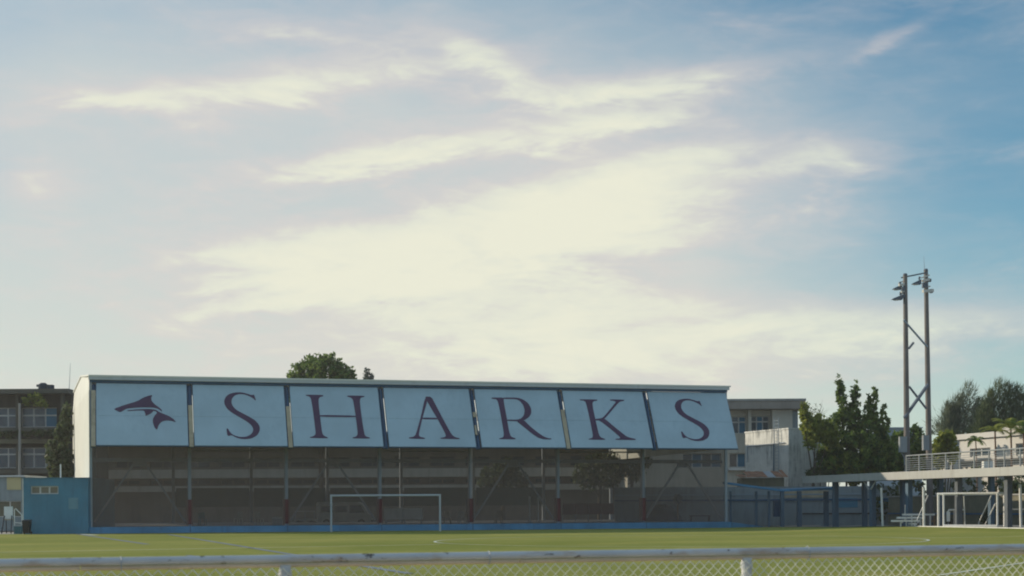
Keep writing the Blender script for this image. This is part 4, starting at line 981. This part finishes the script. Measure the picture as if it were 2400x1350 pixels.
# palms
def palm(name, label, px, ytop, ybase, Yt, seed, nf, L, lm, curl=1.0, r0=.09):
    r = random.Random(seed); base = at(px, ybase, Yt); top = at(px - 3, ytop, Yt); base.z = 0 if ybase > 1200 else base.z
    o = empty(name, base, label, 'palm tree', 'palms')
    MB().tube([base, base.lerp(top, .5) + Vector((.05, 0, 0)), top], [r0, r0 * .8, r0 * .7], 8).build('trunk', M['palmbark'], o)
    for k in range(nf):
        th = 2 * math.pi * (k + r.random() * .6) / nf; el = r.uniform(.35, 1.2); pts = []; p = Vector(top); d = Vector((math.cos(th) * math.cos(el), math.sin(th) * math.cos(el), math.sin(el)))
        for i in range(8):
            pts.append(p.copy()); p += d * L / 8; d = (d + Vector((0, 0, -.24 * curl))).normalized()
        mb = MB().tube(pts, [.022, .02, .018, .016, .013, .01, .008, .005], 5)
        for i in range(1, 8):
            for q in range(3):
                c = pts[i - 1].lerp(pts[i], q / 3 + .2); t = (pts[i] - pts[i - 1]).normalized(); s = t.cross(Vector((0, 0, 1))).normalized(); ll = L * .30 * math.sin(math.pi * min(.95, (i + q / 3) / 8.6))
                for sg in (-1, 1):
                    e = c + (s * sg + t * .55 + Vector((0, 0, -.35))).normalized() * ll; w_ = t * .035; b = len(mb.v)
                    mb.v += [c - w_, c + w_, e]; mb.f.append((b, b + 1, b + 2))
        mb.build('frond', lm, o)
palm('palm_tree', 'slender palm with yellowish fronds nearest the floodlight poles on the right', 2335, 1012, 1235, 110, 41, 9, 1.5, LEAF['yellow'])
palm('palm_tree', 'tallest bushy palm above the terrace at the right', 2372, 1004, 1235, 109, 43, 12, 1.9, LEAF['yellow'])
palm('palm_tree', 'palm cut by the right picture edge above the terrace', 2402, 1015, 1235, 108, 47, 11, 1.8, LEAF['mid'])
palm('palm_tree', 'small arching palm in front of the white house wall', 2290, 1034, 1235, 112.5, 53, 8, 1.15, LEAF['mid'], 1.5, .06)
Yt = 101
shrub('hanging_greenery', 'dark yellowish greenery behind the low rail at far right', 2375, 1236, [B(2372, 1150, 24, 25, Yt), B(2398, 1160, 22, 30, Yt), B(2385, 1195, 30, 30, Yt), B(2362, 1200, 14, 24, Yt)], 1600, .17, LEAF['dark'], Yt, 59)
shrub('potted_bush', 'small dark bush behind the stays of the white goal', 2318, 1236, [B(2318, 1215, 14, 18, Yt), B(2308, 1222, 9, 10, Yt), B(2322, 1190, 8, 10, Yt)], 500, .15, LEAF['dark'], Yt, 61)
hb = [tuple([tuple(wk(-3 + 2.1 * k, 9 + (k % 3) * .3, 1.7 + .3 * (k % 2))), (1.3, 1.0, 1.9 + .3 * (k % 3))]) for k in range(13)]
shrub('garden_hedge', 'dark hedge behind the low olive garden wall', 2250, 1236, hb, 4200, .2, LEAF['dark'], 105, 101, 'hedge', 'shrubs', clump=.3)
# left side
Yt = 121; base = at(135, 1200, Yt); base.z = 0
tree('creeper_tree', 'dark leafy tree between the classroom block and the hall', base, [B(140, 1080, 32, 45, Yt), B(152, 1010, 16, 40, Yt), B(158, 970, 9, 24, Yt), B(125, 1060, 18, 30, Yt), B(150, 1110, 24, 30, Yt), B(143, 1015, 12, 16, Yt)], 3600, .2, LEAF['dark'], .16, 67, clump=.25)
Yt = 130.2
shrub('roof_creeper', 'olive creeper hanging over the classroom block eaves', 82, 955, [B(80, 940, 24, 12, Yt, .5), B(100, 945, 10, 8, Yt, .4), B(62, 938, 10, 8, Yt, .4), B(88, 930, 12, 8, Yt, .4)], 700, .16, LEAF['yellow'], Yt, 71, clump=.2)
shrub('ledge_creeper', 'straggling plants on the upper ledge of the classroom block', 95, 1030, [B(60, 1016, 50, 7, Yt, .4), B(110, 1014, 25, 8, Yt, .4), B(20, 1018, 26, 6, Yt, .4)], 700, .14, LEAF['dark'], Yt, 73, clump=.18)
# trees seen through the court
Yt = 134
for px, y, rx, ry, lb, sd in ((1180, 1120, 55, 38, 'dark tree seen through the fifth bay of the hall', 79), (1405, 1105, 55, 42, 'dark tree seen through the sixth bay of the hall', 83), (1480, 1078, 38, 50, 'tall dark tree seen through the net by the sixth maroon padded column', 89)):
    base = at(px, 1200, Yt); base.z = 0
    tree('courtyard_tree', lb, base, [B(px, y, rx, ry, Yt), B(px - rx * .5, y + 6, rx * .6, ry * .8, Yt), B(px + rx * .5, y + 4, rx * .6, ry * .8, Yt), B(px + 5, y - ry * .6, rx * .5, ry * .6, Yt)], 1800, .24, LEAF['dark'], .2, sd, 'courtyard trees', clump=.35)
# bare tree and cables right of the cream block
Yt = 136; base = at(1905, 1200, Yt); base.z = 0; r = random.Random(5)
o = empty('bare_tree', base, 'nearly bare twiggy tree against the sky right of the cream block', 'tree', 'trees')
f = at(1900, 1010, Yt); mb = MB().tube([base, f], [.16, .1], 7)
for k in range(16):
    e = at(r.uniform(1882, 1935), r.uniform(937, 990), Yt + r.uniform(-1, 1)); m1 = f.lerp(e, .5) + rv(r) * .3; mb.tube([f, m1, e], [.05, .03, .008], 5)
    for _ in range(3): mb.tube([m1.lerp(e, r.random()), e + rv(r) * .6], [.015, .005], 4)
mb.build('trunk', M['bark'], o)
mb = MB()
for k in range(120): leaf_quad(mb, at(r.uniform(1882, 1925), r.uniform(945, 1000), Yt + r.uniform(-1, 1)), .12, r)
mb.build('crown', LEAF['grey'], o)
for a, b, lb in (((1882, 945, 139), (2010, 990, 130), 'upper thin cable sloping from the cream block to the spired tree'), ((1882, 952, 139), (1975, 985, 131), 'lower thin cable sloping from the cream block to the spired tree')):
    a, b = at(*a), at(*b); pts = [a.lerp(b, i / 10) - Vector((0, 0, .5 * math.sin(math.pi * i / 10))) for i in range(11)]
    MB().tube(pts, .018, 5).build('cable', M['dark'], label=lb, cat='cable', group='cables')

# ------------------------------------------------------------------ the fence in front of the camera
FP = Vector((-2.21, 6.45, 0)); FE = Vector((1, .31, 0)).normalized(); FN = Vector((FE.y, -FE.x, 0))
def fe(s, b, z): return FP + FE * s + FN * -b + Vector((0, 0, z))
def fence_s(px): q = ray_plane(px, 1300, FP, FN); return (q - FP).dot(FE)
sA, sB = fence_s(671), fence_s(1757); sp = sB - sA; ZR = 1.312
o = empty('chain_link_fence', fe(sA, 0, 0), 'low chain link fence with a worn pale top rail in the foreground', 'fence')
for k in range(-1, 3):
    s = sA + k * sp
    p = MB().tube([fe(s, .035, 0), fe(s, .035, ZR - .02)], .027, 16).build('post', M['rail'], o, smooth=True)
    MB().tube([fe(s, .035, ZR - .075), fe(s, .035, ZR - .045)], .031, 16).build('tension_band', M['rail'], p, smooth=True)
cuts = [sA - sp - .3, sA - .9, sB - 1.2, sB + sp + .3]
for i in range(3):
    a, b = cuts[i], cuts[i + 1]
    MB().tube([fe(a, .035, ZR + .010), fe(b - .004, .035, ZR + .010)], .0185, 20).build('top_rail', M['rail'], o, smooth=True)
    MB().tube([fe(a, .035, ZR - .0195), fe(b - .004, .035, ZR - .0195)], .0105, 12).build('tan_bar', M['tanbar'], o, smooth=True)  # separate slim bar that gives the rail its tan underside
    if i: MB().tube([fe(a - .08, .035, ZR + .010), fe(a + .08, .035, ZR + .010)], .0189, 20).build('rail_sleeve', M['rail'], o, smooth=True)
mb = MB(); pit = .0505; s = cuts[0] + .05; j = 0
while s < cuts[3] - .05:
    pts = []; k = 0; z = ZR - .032
    while z > .03:
        sd = 1 if (k + j) % 2 else -1; pts.append(fe(s + sd * pit * .25, -.003 * sd * (1 if j % 2 else 1), z)); z -= pit / 2 * 1.02; k += 1
    mb.tube(pts, .0032, 4, False); s += pit / 2; j += 1
mb.build('wire_mesh', M['wire'], o, smooth=True, kind='stuff')
ty = MB(); s = cuts[0] + .2
while s < cuts[3]:
    ring = [fe(s, .035 + .031 * math.cos(a * math.pi / 6), ZR - .001 + .033 * math.sin(a * math.pi / 6)) for a in range(13)]
    ty = MB().tube(ring, .002, 4, False); ty.build('tie_wire', M['steel'], o); s += 1.7

# ------------------------------------------------------------------ the hazy air
hm = bpy.data.materials.new('haze_air'); hm.use_nodes = True; hn = hm.node_tree.nodes; hn.clear()
pv = hn.new('ShaderNodeVolumePrincipled'); pv.inputs['Color'].default_value = (.95, .93, .88, 1); pv.inputs['Density'].default_value = HAZE; pv.inputs['Anisotropy'].default_value = .35
hm.cycles.homogeneous_volume = True
ho = hn.new('ShaderNodeOutputMaterial'); hm.node_tree.links.new(pv.outputs[0], ho.inputs['Volume'])
MB().box(-75, 75, -12, 215, -1.1, 19.5).build('haze', hm, kind='stuff')
